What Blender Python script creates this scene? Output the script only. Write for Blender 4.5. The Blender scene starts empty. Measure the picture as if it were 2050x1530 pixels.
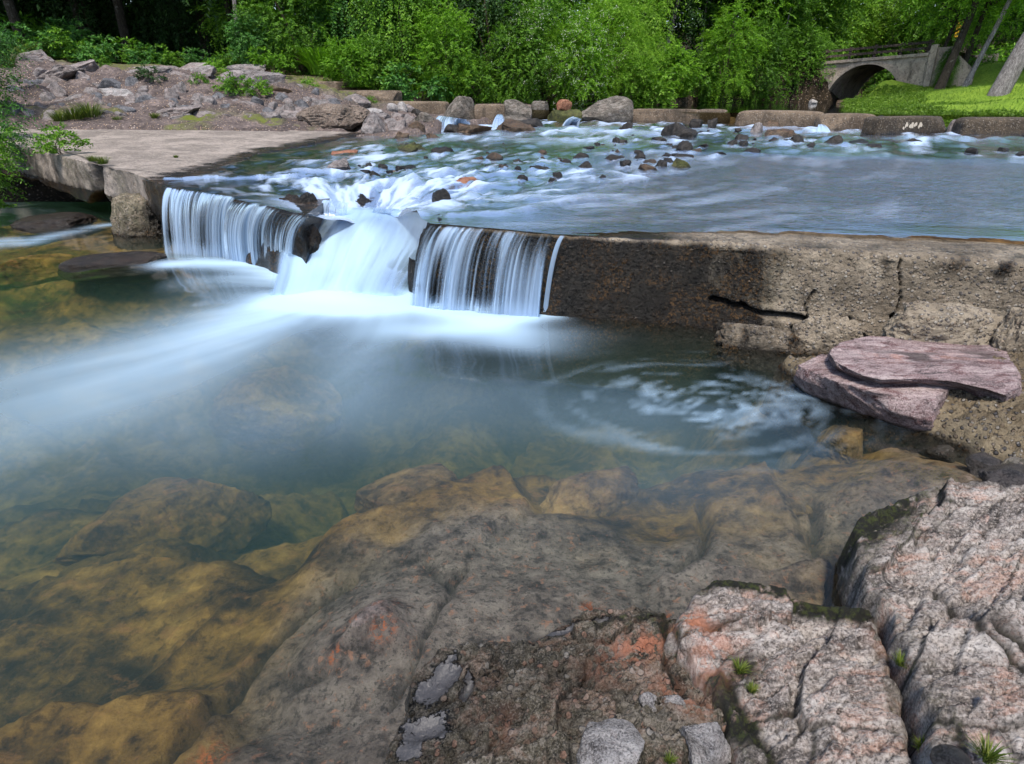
import bpy, math, random
import numpy as np
from math import radians, sin, cos, tan, pi
from mathutils import Vector

SC = bpy.context.scene
COL = SC.collection
H, FPX, PITCH = 1.5, 1200.0, radians(26.0)
SP, CP = sin(PITCH), cos(PITCH)

# ---------------------------------------------------------------- photo pixel -> world
def ray(px, py):
    dx, dy = (px - 1025.0) / FPX, (765.0 - py) / FPX
    return dx, dy * SP + CP, dy * CP - SP

def P(px, py, z=0.0):
    """the point of the level plane z that the photo shows at a pixel"""
    dx, dy, dz = ray(px, py)
    t = (z - H) / dz
    return np.array([dx * t, dy * t, z])

def PY(px, py, y):
    """the point at forward distance y that the photo shows at a pixel"""
    dx, dy, dz = ray(px, py)
    t = y / dy
    return np.array([dx * t, y, H + dz * t])

# ---------------------------------------------------------------- noise
def _hash(ix, iy, iz, seed):
    with np.errstate(over='ignore'):
        n = (ix.astype(np.uint32) * np.uint32(374761393) + iy.astype(np.uint32) * np.uint32(668265263)
             + iz.astype(np.uint32) * np.uint32(2147483647) + np.uint32((seed * 974711 + 12345) & 0xffffffff))
        n = (n ^ (n >> np.uint32(13))) * np.uint32(1274126177)
        n = (n ^ (n >> np.uint32(15))) * np.uint32(2246822519)
        n = n ^ (n >> np.uint32(16))
    return n

def _h01(ix, iy, iz, seed):
    return _hash(ix, iy, iz, seed).astype(np.float64) / 4294967295.0

def vn(p, seed=0):
    p = np.asarray(p, float)
    i = np.floor(p).astype(np.int64); f = p - i
    u = f * f * f * (f * (f * 6 - 15) + 10)
    out = 0
    for a in (0, 1):
        wa = u[:, 0] if a else 1 - u[:, 0]
        for b in (0, 1):
            wb = u[:, 1] if b else 1 - u[:, 1]
            for c in (0, 1):
                wc = u[:, 2] if c else 1 - u[:, 2]
                out = out + wa * wb * wc * _h01(i[:, 0] + a, i[:, 1] + b, i[:, 2] + c, seed)
    return out * 2 - 1

def fbm(p, octv=5, lac=2.03, gain=0.5, seed=0, ridged=False):
    p = np.asarray(p, float); s = 0; a = 1.0; tot = 0
    for o in range(octv):
        v = vn(p + o * 17.13, seed + o)
        if ridged: v = 1 - 2 * np.abs(v)
        s = s + a * v; tot += a; a *= gain; p = p * lac
    return s / tot

def p3(x, y, z=0.0):
    x = np.asarray(x, float); y = np.asarray(y, float)
    return np.stack([x.ravel(), y.ravel(), (np.zeros_like(x) + z).ravel()], 1)

def worley(p, seed=0):
    """2-D cells of p[:, :2]: nearest distance, second nearest, cell random"""
    x, y = p[:, 0], p[:, 1]
    ix, iy = np.floor(x).astype(np.int64), np.floor(y).astype(np.int64)
    f1 = np.full(len(x), 9.0); f2 = f1.copy(); cid = np.zeros(len(x)); cx = np.zeros(len(x)); cy = np.zeros(len(x))
    zz = np.zeros_like(ix)
    for a in (-1, 0, 1):
        for b in (-1, 0, 1):
            jx, jy = ix + a, iy + b
            qx = jx + _h01(jx, jy, zz, seed); qy = jy + _h01(jx, jy, zz, seed + 7)
            d = np.hypot(x - qx, y - qy); r = _h01(jx, jy, zz, seed + 13)
            m = d < f1
            f2 = np.where(m, f1, np.minimum(f2, d))
            cid = np.where(m, r, cid); cx = np.where(m, x - qx, cx); cy = np.where(m, y - qy, cy)
            f1 = np.where(m, d, f1)
    return f1, f2, cid, cx, cy

def sstep(a, b, x):
    t = np.clip((x - a) / (b - a), 0, 1)
    return t * t * (3 - 2 * t)

def seg_dist(x, y, pts):
    """distance to a polyline and the fraction of its length at the nearest point"""
    pts = np.asarray(pts, float)[:, :2]
    L = np.hypot(*(pts[1:] - pts[:-1]).T); cum = np.concatenate([[0], np.cumsum(L)])
    best = np.full(np.shape(x), 1e9); frac = np.zeros(np.shape(x))
    for k in range(len(pts) - 1):
        a, b = pts[k], pts[k + 1]; ab = b - a
        t = np.clip(((x - a[0]) * ab[0] + (y - a[1]) * ab[1]) / max(ab @ ab, 1e-9), 0, 1)
        d = np.hypot(x - a[0] - t * ab[0], y - a[1] - t * ab[1])
        m = d < best
        best = np.where(m, d, best); frac = np.where(m, (cum[k] + t * L[k]) / cum[-1], frac)
    return best, frac

def inside(x, y, poly):
    poly = np.asarray(poly, float)[:, :2]; r = np.zeros(np.shape(x), bool)
    n = len(poly); j = n - 1
    for i in range(n):
        xi, yi = poly[i]; xj, yj = poly[j]
        c = ((yi > y) != (yj > y)) & (x < (xj - xi) * (y - yi) / (yj - yi + 1e-12) + xi)
        r ^= c; j = i
    return r

def poly_sd(x, y, poly):
    poly = [tuple(q[:2]) for q in poly]
    d, _ = seg_dist(x, y, poly + [poly[0]])
    return np.where(inside(x, y, poly), d, -d)

def shepard(x, y, pts, power=3.0, soft=0.05):
    """smooth surface through scattered (x, y, z)"""
    x = np.asarray(x, float); num = 0; den = 0
    for a, b, c in pts:
        w = 1.0 / (np.hypot(x - a, y - b) ** 2 + soft ** 2) ** (power / 2)
        num = num + w * c; den = den + w
    return num / den

# ---------------------------------------------------------------- meshes and scene objects
def mesh(name, v, faces, smooth=True, attrs=None, mats=None, midx=None):
    me = bpy.data.meshes.new(name)
    v = np.asarray(v, np.float32)
    if isinstance(faces, np.ndarray): faces = [faces]
    nl = sum(f.size for f in faces); nf = sum(len(f) for f in faces)
    me.vertices.add(len(v)); me.vertices.foreach_set('co', v.ravel())
    me.loops.add(nl); me.polygons.add(nf)
    me.loops.foreach_set('vertex_index', np.concatenate([f.ravel() for f in faces]).astype(np.int32))
    tot = np.concatenate([np.full(len(f), f.shape[1]) for f in faces]).astype(np.int32)
    me.polygons.foreach_set('loop_start', (np.cumsum(tot) - tot).astype(np.int32))
    me.polygons.foreach_set('loop_total', tot)
    me.polygons.foreach_set('use_smooth', np.full(nf, smooth, bool))
    for k, a in (attrs or {}).items():
        at = me.attributes.new(k, 'FLOAT', 'POINT'); at.data.foreach_set('value', np.asarray(a, np.float32).ravel())
    for m in (mats if isinstance(mats, (list, tuple)) else [mats] if mats else []): me.materials.append(m)
    if midx is not None: me.polygons.foreach_set('material_index', np.asarray(midx, np.int32))
    me.update(calc_edges=True); me.validate()
    return me

def link(name, me, parent=None, loc=None, rz=0.0, sc=None):
    o = bpy.data.objects.new(name, me); COL.objects.link(o)
    if parent is not None: o.parent = parent
    if loc is not None: o.location = tuple(loc)
    o.rotation_euler = (0, 0, rz)
    if sc is not None: o.scale = (sc, sc, sc) if np.isscalar(sc) else tuple(sc)
    return o

def tag(o, label=None, cat=None, group=None, kind=None):
    if label: o['label'] = label
    if cat: o['category'] = cat
    if group: o['group'] = group
    if kind: o['kind'] = kind
    return o

def empty(name, loc, label, cat, group=None, rz=0.0, sc=1.0):
    return tag(link(name, None, loc=loc, rz=rz, sc=sc), label, cat, group)

def centred(v):
    c = np.array([v[:, 0].mean(), v[:, 1].mean(), v[:, 2].min()])
    return v - c, c

def grid_faces(nu, nv, off=0, wrap_u=False):
    iu = np.arange(nu if wrap_u else nu - 1); iv = np.arange(nv - 1)
    a = (iu[:, None] * nv + iv[None, :]); b = (((iu + 1) % nu)[:, None] * nv + iv[None, :])
    return np.stack([a, b, b + 1, a + 1], -1).reshape(-1, 4) + off

def join(parts):
    """[(verts, faces)] -> one (verts, [faces])"""
    V, F, o = [], [], 0
    for v, f in parts:
        V.append(v)
        for q in (f if isinstance(f, list) else [f]): F.append(q + o)
        o += len(v)
    by = {}
    for q in F: by.setdefault(q.shape[1], []).append(q)
    return np.concatenate(V), [np.concatenate(by[k]) for k in sorted(by)]

def tube(path, radii, seg=8, wob=0.0, seed=0):
    path = np.asarray(path, float); radii = np.zeros(len(path)) + radii
    t = np.gradient(path, axis=0); t /= np.linalg.norm(t, axis=1)[:, None] + 1e-9
    up = np.array([0.31, 0.17, 0.9]) if abs(t[0] @ np.array([0, 0, 1.])) < .9 else np.array([1., .2, 0])
    a = np.cross(t, up); a /= np.linalg.norm(a, axis=1)[:, None] + 1e-9
    b = np.cross(t, a)
    th = np.linspace(0, 2 * pi, seg, endpoint=False)
    r = radii[:, None] * np.ones(seg)[None]
    if wob:
        q = np.stack([np.cos(th)[None] * np.ones(len(path))[:, None], np.sin(th)[None] * np.ones(len(path))[:, None],
                      np.arange(len(path))[:, None] * .35 * np.ones(seg)[None]], -1).reshape(-1, 3)
        r = r * (1 + wob * vn(q * 1.7, seed).reshape(len(path), seg))
    v = path[:, None] + (a[:, None] * np.cos(th)[None, :, None] + b[:, None] * np.sin(th)[None, :, None]) * r[:, :, None]
    f = grid_faces(len(path), seg)
    i = np.arange(len(path) - 1) * seg
    f = np.concatenate([f, np.stack([i + seg - 1, i + 2 * seg - 1, i + seg, i], -1)])
    return v.reshape(-1, 3), f

def cube_sphere(n):
    g = np.linspace(-1, 1, n + 1); u, w = np.meshgrid(g, g, indexing='ij'); o = np.ones_like(u)
    V, F = [], []
    for k, (x, y, z) in enumerate([(o, u, w), (-o, -u, w), (-u, o, w), (u, -o, w), (u, w, o), (u, -w, -o)]):
        V.append(np.stack([x, y, z], -1).reshape(-1, 3)); F.append(grid_faces(n + 1, n + 1, k * (n + 1) ** 2))
    V = np.concatenate(V); F = np.concatenate(F)
    key = np.round(V * 1e5).astype(np.int64)
    _, first, inv = np.unique(key, axis=0, return_index=True, return_inverse=True)
    return V[first], inv.ravel()[F]

def stone_shape(seed, n=16, power=2.6, cuts=9, cut=(.62, .95), rough=.09, fine=.03, scale=1.6):
    """a broken stone in the box -1..1: a superellipsoid planed by random cuts, then weathered"""
    rng = np.random.default_rng(seed)
    c, F = cube_sphere(n)
    c = np.tan(c * .72) / tan(.72)
    r = (np.abs(c) ** power).sum(1) ** (1 / power)
    v = c / r[:, None]
    for _ in range(cuts):
        d = rng.normal(size=3); d /= np.linalg.norm(d)
        h = rng.uniform(*cut)
        s = v @ d - h
        v = v - np.where(s > 0, s * .93, 0)[:, None] * d
    nrm = v / (np.linalg.norm(v, axis=1)[:, None] + 1e-9)
    v = v + nrm * (rough * fbm(v * scale + seed * 3.7, 4, seed=seed) + fine * fbm(v * 6 + seed, 4, seed=seed + 5, ridged=True))[:, None]
    return v, F

# ---------------------------------------------------------------- node materials
class G:
    def __init__(s, name):
        s.m = bpy.data.materials.new(name); s.m.use_nodes = True; s.t = s.m.node_tree; s.t.nodes.clear()
    def n(s, typ, ins=None, **props):
        nd = s.t.nodes.new(typ)
        for k, v in props.items(): setattr(nd, k, v)
        for k, v in (ins or {}).items():
            i = nd.inputs[k]
            if isinstance(v, bpy.types.NodeSocket): s.t.links.new(v, i)
            elif v is not None: i.default_value = v
        return nd
    def attr(s, name): return s.n('ShaderNodeAttribute', attribute_name=name).outputs['Fac']
    def obj(s): return s.n('ShaderNodeTexCoord').outputs['Object']
    def pos(s): return s.n('ShaderNodeNewGeometry').outputs['Position']
    def map(s, vec, sc=(1, 1, 1), rot=(0, 0, 0), loc=(0, 0, 0)):
        return s.n('ShaderNodeMapping', {'Vector': vec, 'Scale': sc, 'Rotation': rot, 'Location': loc}).outputs[0]
    def noise(s, vec, scale, detail=6, rough=.55, dist=0.0):
        return s.n('ShaderNodeTexNoise', {'Vector': vec, 'Scale': scale, 'Detail': detail, 'Roughness': rough, 'Distortion': dist}).outputs[0]
    def vor(s, vec, scale, feature='F1', out='Distance', rnd=1.0):
        return s.n('ShaderNodeTexVoronoi', {'Vector': vec, 'Scale': scale, 'Randomness': rnd}, feature=feature).outputs[out]
    def m1(s, op, a, b=0.0, c=None, clamp=False):
        ins = {0: a, 1: b}
        if c is not None: ins[2] = c
        return s.n('ShaderNodeMath', ins, operation=op, use_clamp=clamp).outputs[0]
    def ss(s, x, a, b):
        return s.n('ShaderNodeMapRange', {'Value': x, 'From Min': a, 'From Max': b}, interpolation_type='SMOOTHSTEP').outputs[0]
    def ramp(s, fac, stops, mode='LINEAR'):
        nd = s.n('ShaderNodeValToRGB', {'Fac': fac}); r = nd.color_ramp; r.interpolation = mode
        while len(r.elements) < len(stops): r.elements.new(.5)
        for e, (p, c) in zip(r.elements, stops):
            e.position = p; e.color = (*c, 1) if len(c) == 3 else c
        return nd.outputs[0]
    def mix(s, fac, a, b, mode='MIX'):
        nd = s.n('ShaderNodeMix', data_type='RGBA', blend_type=mode)
        for k, v in ((0, fac), (6, a), (7, b)):
            if isinstance(v, bpy.types.NodeSocket): s.t.links.new(v, nd.inputs[k])
            elif v is not None: nd.inputs[k].default_value = (*v, 1) if isinstance(v, tuple) and len(v) == 3 else v
        return nd.outputs[2]
    def sep(s, vec, k): return s.n('ShaderNodeSeparateXYZ', {0: vec}).outputs[k]
    def bump(s, h, strength=.5, dist=.02, nrm=None):
        ins = {'Height': h, 'Strength': strength, 'Distance': dist}
        if nrm is not None: ins['Normal'] = nrm
        return s.n('ShaderNodeBump', ins).outputs[0]
    def bsdf(s, col, rough=.8, nrm=None, spec=.3, **kw):
        ins = {'Base Color': (*col, 1) if isinstance(col, tuple) and len(col) == 3 else col, 'Roughness': rough, 'Specular IOR Level': spec}
        if nrm is not None: ins['Normal'] = nrm
        ins.update(kw)
        return s.n('ShaderNodeBsdfPrincipled', ins).outputs[0]
    def out(s, surf=None, vol=None):
        ins = {}
        if surf is not None: ins['Surface'] = surf
        if vol is not None: ins['Volume'] = vol
        s.n('ShaderNodeOutputMaterial', ins); return s.m

MAT = {}
def rock_mat(name, dark, mid, light, accent, acc_amt=.35, grain=1.0, rot=(.2, .3, .6), stretch=(1, 3.0, 1.6), lichen=.35,
             wet=(-.02, .05), bump=.55, world=True, moss=False, rough=.85, pebbles=0.0):
    """weathered stone: one relief drives the shape of the grain and the dirt lodged in it; minerals, lichen and a wet band above a water line"""
    g = G(name); w = g.pos(); v = w if world else g.obj()
    st = g.map(v, tuple(grain * q for q in stretch), rot)
    a = g.noise(st, 2.6, 8, .6, .6); b = g.noise(v, 9 * grain, 8, .68, .3)
    hA = g.noise(st, 7.5, 10, .72, .7); hB = g.noise(v, 34 * grain, 8, .74, .2)
    h = g.m1('ADD', g.m1('MULTIPLY', hA, .62), g.m1('MULTIPLY', hB, .38))
    col = g.ramp(g.m1('ADD', g.m1('MULTIPLY', a, .45), g.m1('MULTIPLY', hA, .55)), [(.40, dark), (.49, mid), (.60, light)])
    acc = g.ss(g.noise(st, 4.1, 8, .72, .8), .50, .60)
    col = g.mix(g.m1('MULTIPLY', acc, acc_amt), col, accent)
    col = g.mix(g.m1('MULTIPLY', g.ss(h, .52, .62), .5), col, light)
    c = g.noise(st, 60, 5, .7)
    col = g.mix(g.m1('MULTIPLY', g.ss(c, .48, .36), .55), col, tuple(q * .35 for q in dark))
    dk = g.ss(g.noise(v, 13 * grain, 9, .76, .5), .53, .62)
    col = g.mix(g.m1('MULTIPLY', dk, lichen), col, tuple(q * .2 for q in dark))
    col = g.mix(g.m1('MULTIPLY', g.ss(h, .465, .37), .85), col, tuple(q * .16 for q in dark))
    sp = g.noise(v, 120 * grain, 4, .7)
    col = g.mix(g.m1('MULTIPLY', g.ss(sp, .50, .62), .45), col, tuple(min(1, q * 1.25) for q in light))
    col = g.mix(g.m1('MULTIPLY', g.ss(sp, .47, .36), .7), col, tuple(q * .25 for q in dark))
    hh = g.m1('ADD', h, g.m1('MULTIPLY', sp, .14))
    if pebbles:
        pe = g.vor(v, 30 * grain); pc = g.vor(v, 30 * grain, out='Color')
        keep = g.ss(g.sep(pc, 1), .45, .6)
        pm = g.m1('MULTIPLY', g.ss(pe, .5, .36), keep)
        tone = g.ramp(g.sep(pc, 0), [(0, dark), (.35, mid), (.6, accent), (.8, light), (1, (.42, .40, .37))])
        col = g.mix(g.m1('MULTIPLY', pm, pebbles), col, tone)
        hh = g.m1('ADD', hh, g.m1('MULTIPLY', pm, .25))
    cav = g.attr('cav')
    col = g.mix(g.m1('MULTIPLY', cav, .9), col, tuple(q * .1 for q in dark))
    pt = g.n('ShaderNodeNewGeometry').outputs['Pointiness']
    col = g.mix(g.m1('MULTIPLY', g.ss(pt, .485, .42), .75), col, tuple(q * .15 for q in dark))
    if moss:
        mm = g.m1('MULTIPLY', g.ss(g.attr('moss'), .05, .75), g.ss(g.m1('ADD', g.noise(v, 15, 8, .72), g.m1('MULTIPLY', g.attr('moss'), .12)), .44, .56), clamp=True)
        mc = g.mix(g.ss(g.noise(v, 45, 6, .7), .46, .62), (.008, .008, .005), (.032, .04, .008))
        col = g.mix(mm, col, mc)
        oo = g.m1('MULTIPLY', g.attr('rust'), g.ss(g.noise(v, 19, 8, .74, .5), .44, .53), clamp=True)
        col = g.mix(oo, col, g.mix(b, (.26, .07, .025), (.48, .24, .16)))
    z = g.sep(w, 2)
    zn = g.m1('ADD', z, g.m1('MULTIPLY', g.m1('SUBTRACT', b, .5), .06))
    wetm = g.ss(zn, wet[1], wet[0])
    if moss:
        wetm = g.m1('MAXIMUM', wetm, g.attr('damp'))
        sl = g.ss(g.m1('ADD', g.attr('silt'), g.m1('MULTIPLY', g.m1('SUBTRACT', g.noise(v, 26, 7, .75, .4), .5), 2.6)), .45, .62)
        wetm = g.m1('MULTIPLY', wetm, g.m1('SUBTRACT', 1.0, sl)); col = g.mix(sl, col, g.mix(g.ss(sp, .5, .65), (.045, .044, .047), (.075, .07, .07)))
    col = g.mix(wetm, col, g.mix(.78, col, (.006, .005, .004)))
    ro = g.m1('SUBTRACT', rough, g.m1('MULTIPLY', wetm, rough - .25))
    if moss: ro = g.m1('SUBTRACT', ro, g.m1('MULTIPLY', sl, .50), clamp=True)
    if moss: hh = g.m1('MULTIPLY', hh, g.m1('SUBTRACT', 1.0, g.m1('MULTIPLY', sl, .85)))
    nr = g.bump(hh, bump * 1.5, .05 / grain)
    return g.out(g.bsdf(col, ro, nr, .35))
# ---------------------------------------------------------------- materials
def concrete_mat(name, base=(.34, .28, .21), low=(.2, .16, .12), stain=.5, damp_attr=False, agg=.6, bump=.5, zwet=(-.02, .06), scale=1.0):
    g = G(name); v = g.pos()
    a = g.noise(v, 1.7 * scale, 8, .62, .4); b = g.noise(v, 11 * scale, 8, .7)
    col = g.mix(g.ss(g.m1('ADD', g.m1('MULTIPLY', a, .6), g.m1('MULTIPLY', b, .4)), .42, .58), low, base)
    pit = g.noise(v, 30 * scale, 9, .74, .3)
    col = g.mix(g.m1('MULTIPLY', g.ss(pit, .47, .37), .8), col, tuple(q * .22 for q in low))
    pe = g.vor(v, 46 * scale); pc = g.vor(v, 46 * scale, out='Color')
    keep = g.ss(g.m1('ADD', g.sep(pc, 1), g.m1('MULTIPLY', g.noise(v, 3 * scale, 4), .8)), .72, .98)
    pm = g.m1('MULTIPLY', g.ss(pe, .52, .3), keep)
    tone = g.ramp(g.sep(pc, 0), [(0, (.05, .05, .06)), (.3, (.16, .15, .15)), (.5, (.3, .22, .15)), (.75, (.38, .34, .3)), (1, (.5, .46, .4))])
    col = g.mix(g.m1('MULTIPLY', pm, agg), col, tone)
    fine = g.ss(g.noise(v, 60 * scale, 6, .75), .52, .7)
    col = g.mix(g.m1('MULTIPLY', fine, .45), col, tuple(q * .3 for q in low))
    sv = g.map(v, (1, 1, .32))
    st = g.ss(g.noise(sv, 2.3 * scale, 8, .7, .6), .54, .68)
    col = g.mix(g.m1('MULTIPLY', st, stain), col, (.022, .02, .015))
    wetm = g.ss(g.m1('ADD', g.sep(v, 2), g.m1('MULTIPLY', g.m1('SUBTRACT', b, .5), .12)), zwet[1], zwet[0])
    if damp_attr:
        dm = g.ss(g.m1('ADD', g.attr('damp'), g.m1('MULTIPLY', g.m1('SUBTRACT', g.noise(sv, 5, 8, .72, .5), .5), 1.5)), .22, .74)
        wetm = g.m1('MAXIMUM', wetm, dm)
        mo = g.m1('MULTIPLY', g.attr('moss'), g.ss(g.noise(v, 12, 7, .7), .36, .56), clamp=True)
        col = g.mix(mo, col, (.035, .045, .012))
    wcol = g.mix(.95, col, (.005, .0045, .004))
    brown = g.m1('MULTIPLY', g.ss(g.noise(v, 48, 6, .75), .50, .60), g.ss(g.noise(v, 4, 5), .42, .56))
    wcol = g.mix(g.m1('MULTIPLY', brown, .55), wcol, (.15, .075, .02))
    col = g.mix(wetm, col, wcol)
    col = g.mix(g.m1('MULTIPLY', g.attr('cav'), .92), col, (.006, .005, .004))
    h = g.m1('ADD', g.m1('MULTIPLY', pit, 1.1), g.m1('MULTIPLY', pm, .55))
    return g.out(g.bsdf(col, g.m1('SUBTRACT', .9, g.m1('MULTIPLY', wetm, .68)), g.bump(h, bump * 1.5, .03), .35))

def leaf_mat(name, c0, c1, c2, trans=.35, rough=.55):
    g = G(name)
    rnd = g.n('ShaderNodeNewGeometry').outputs['Random Per Island']
    oi = g.n('ShaderNodeObjectInfo').outputs['Random']
    big = g.noise(g.pos(), .9, 3, .6)
    f = g.m1('ADD', g.m1('MULTIPLY', rnd, .55), g.m1('ADD', g.m1('MULTIPLY', g.m1('SUBTRACT', big, .3), .6), g.m1('MULTIPLY', oi, .15)))
    col = g.ramp(f, [(.12, c0), (.5, c1), (.9, c2)])
    d = g.bsdf(col, rough, None, .35)
    t = g.n('ShaderNodeBsdfTranslucent', {'Color': g.mix(.5, col, g.mix(1.0, col, (1.0, 1.25, .4), 'MULTIPLY'))}).outputs[0]
    return g.out(g.n('ShaderNodeMixShader', {0: trans, 1: d, 2: t}).outputs[0])

def bark_mat(name, c0, c1, sc=1.0, lich=(.3, .3, .27)):
    g = G(name); v = g.obj()
    st = g.map(v, (1, 1, .12))
    a = g.noise(st, 34 * sc, 8, .74, 1.2); w = g.vor(g.map(g.n('ShaderNodeVectorMath', {0: v, 1: g.n('ShaderNodeTexNoise', {'Vector': v, 'Scale': 5}).outputs[1]}, operation='ADD').outputs[0], (1, 1, .16)), 46 * sc, 'DISTANCE_TO_EDGE')
    col = g.ramp(a, [(.42, c0), (.58, c1)])
    col = g.mix(g.m1('MULTIPLY', g.ss(w, .12, .0), .75), col, tuple(q * .25 for q in c0))
    col = g.mix(g.m1('MULTIPLY', g.ss(g.noise(v, 6, 6, .7), .55, .7), .5), col, lich)
    h = g.m1('ADD', a, g.m1('MULTIPLY', g.ss(w, 0, .2), .7))
    return g.out(g.bsdf(col, .9, g.bump(h, .8, .03), .2))

def soil_mat(name, dark, mid, light, leafy=.5, scale=1.0, green=None):
    g = G(name); v = g.pos()
    a = g.noise(v, 1.3 * scale, 8, .65, .5); b = g.noise(v, 12 * scale, 8, .72)
    col = g.ramp(g.m1('ADD', g.m1('MULTIPLY', a, .5), g.m1('MULTIPLY', b, .5)), [(.36, dark), (.5, mid), (.64, light)])
    pe = g.vor(v, 26 * scale); pc = g.vor(v, 26 * scale, out='Color')
    pm = g.m1('MULTIPLY', g.ss(pe, .45, .25), g.ss(g.sep(pc, 1), .4, .55))
    tone = g.ramp(g.sep(pc, 0), [(0, (.07, .06, .06)), (.4, (.25, .19, .14)), (.7, (.36, .24, .15)), (1, (.45, .4, .36))])
    col = g.mix(g.m1('MULTIPLY', pm, leafy), col, tone)
    if green:
        gm = g.m1('MULTIPLY', g.attr('moss'), g.ss(g.noise(v, 6, 7, .7), .38, .56), clamp=True)
        col = g.mix(gm, col, green)
    h = g.m1('ADD', b, g.m1('MULTIPLY', pm, .6))
    return g.out(g.bsdf(col, .95, g.bump(h, .7, .04), .15))

def bed_mat(name):
    """stream bed seen through the water: bedrock under golden brown algae, silt on the shelf near the bank"""
    g = G(name); v = g.pos()
    st = g.map(v, (1, 2.0, 1.5), (0, 0, .7))
    a = g.noise(st, 2.3, 9, .62, .12); b = g.noise(v, 13, 9, .74, .0)
    gold = g.ramp(g.m1('ADD', g.m1('MULTIPLY', a, .62), g.m1('MULTIPLY', b, .40)),
                  [(.40, (.022, .015, .008)), (.47, (.085, .052, .020)), (.55, (.205, .122, .035)), (.64, (.35, .22, .068))])
    gold = g.mix(g.m1('MULTIPLY', g.ss(g.noise(st, 6.4, 8, .74, .1), .54, .64), .5), gold, (.30, .15, .06))
    pc = g.vor(v, 9, out='Color'); gold = g.mix(.30, gold, g.mix(1.0, gold, g.ramp(g.sep(pc, 0), [(0, (.35, .35, .35)), (.5, (1, .95, .9)), (1, (1.6, 1.5, 1.3))]), 'MULTIPLY'))
    silt = g.ramp(g.m1('ADD', g.m1('MULTIPLY', a, .4), g.m1('MULTIPLY', b, .6)),
                  [(.38, (.05, .042, .039)), (.49, (.155, .128, .117)), (.60, (.275, .235, .215))])
    silt = g.mix(g.m1('MULTIPLY', g.ss(g.noise(v, 44, 8, .78), .51, .60), .75), silt, (.03, .028, .026))
    silt = g.mix(g.m1('MULTIPLY', g.ss(g.noise(v, 27, 6, .72, .5), .57, .64), .6), silt, (.40, .2, .13))
    col = g.mix(g.attr('silt'), gold, silt)
    oo = g.m1('MULTIPLY', g.attr('rust'), g.ss(g.noise(v, 42, 8, .76, .5), .49, .56), clamp=True)
    col = g.mix(oo, col, (.42, .12, .04))
    col = g.mix(g.m1('MULTIPLY', g.attr('cav'), .8), col, (.012, .01, .006))
    h = g.m1('ADD', b, g.m1('MULTIPLY', g.noise(v, 40, 8, .75), .6))
    col = g.mix(g.m1('MULTIPLY', g.ss(b, .46, .38), .4), col, (.014, .011, .007))
    return g.out(g.bsdf(col, .75, g.bump(h, .9, .04), .25))

def water_mat(name, ripple=(), tint=(.93, .95, .92), gloss_rough=.05, foam_col=(.52, .73, .95), volume=None, fres=1.33, foam_tr=.25, rip_attr=None, veil=False):
    """clear water with entrained white water where the foam value of the mesh says so"""
    g = G(name); v = g.pos()
    nr = None; h = None
    for (sc, stretch, rot, amp) in ripple:
        q = g.m1('MULTIPLY', g.noise(g.map(v, stretch, (0, 0, rot)), sc, 4, .55, .4), amp)
        h = q if h is None else g.m1('ADD', h, q)
    if h is not None:
        if rip_attr: h = g.m1('MULTIPLY', h, g.attr(rip_attr))
        nr = g.bump(h, 1.0, .05)
    ins = {'IOR': fres}
    if nr is not None: ins['Normal'] = nr
    fr = g.n('ShaderNodeFresnel', ins).outputs[0]
    if veil: fr = g.m1('MULTIPLY', fr, g.ss(g.attr('foam'), .04, .4))
    gi = {'Color': (.95, .97, 1, 1), 'Roughness': gloss_rough}
    if nr is not None: gi['Normal'] = nr
    gl = g.n('ShaderNodeBsdfAnisotropic' if False else 'ShaderNodeBsdfGlossy', gi).outputs[0]
    tr = g.n('ShaderNodeBsdfTransparent', {'Color': (*tint, 1)}).outputs[0]
    clear = g.n('ShaderNodeMixShader', {0: fr, 1: tr, 2: gl}).outputs[0]
    di = g.n('ShaderNodeBsdfDiffuse', {'Color': (*foam_col, 1)}).outputs[0]
    tl = g.n('ShaderNodeBsdfTranslucent', {'Color': (*foam_col, 1)}).outputs[0]
    fo = g.n('ShaderNodeMixShader', {0: foam_tr, 1: di, 2: tl}).outputs[0]
    sf = g.n('ShaderNodeMixShader', {0: g.m1('MULTIPLY', g.attr('foam'), 1.0, clamp=True), 1: clear, 2: fo}).outputs[0]
    vol = None
    if volume:
        (ac, ad), (scol, sd) = volume
        va = g.n('ShaderNodeVolumeAbsorption', {'Color': (*ac, 1), 'Density': ad}).outputs[0]
        vol = va
        if sd > 0:
            vs = g.n('ShaderNodeVolumeScatter', {'Color': (*scol, 1), 'Density': sd}).outputs[0]
            vol = g.n('ShaderNodeAddShader', {0: va, 1: vs}).outputs[0]
    return g.out(sf, vol)

def grass_mat(name, c0, c1, c2):
    g = G(name); v = g.pos()
    a = g.noise(v, .7, 7, .65); b = g.noise(v, 14, 6, .7)
    col = g.ramp(g.m1('ADD', g.m1('MULTIPLY', a, .5), g.m1('MULTIPLY', b, .5)), [(.36, c0), (.5, c1), (.64, c2)])
    return g.out(g.bsdf(col, .9, g.bump(b, .6, .04), .15))

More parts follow.
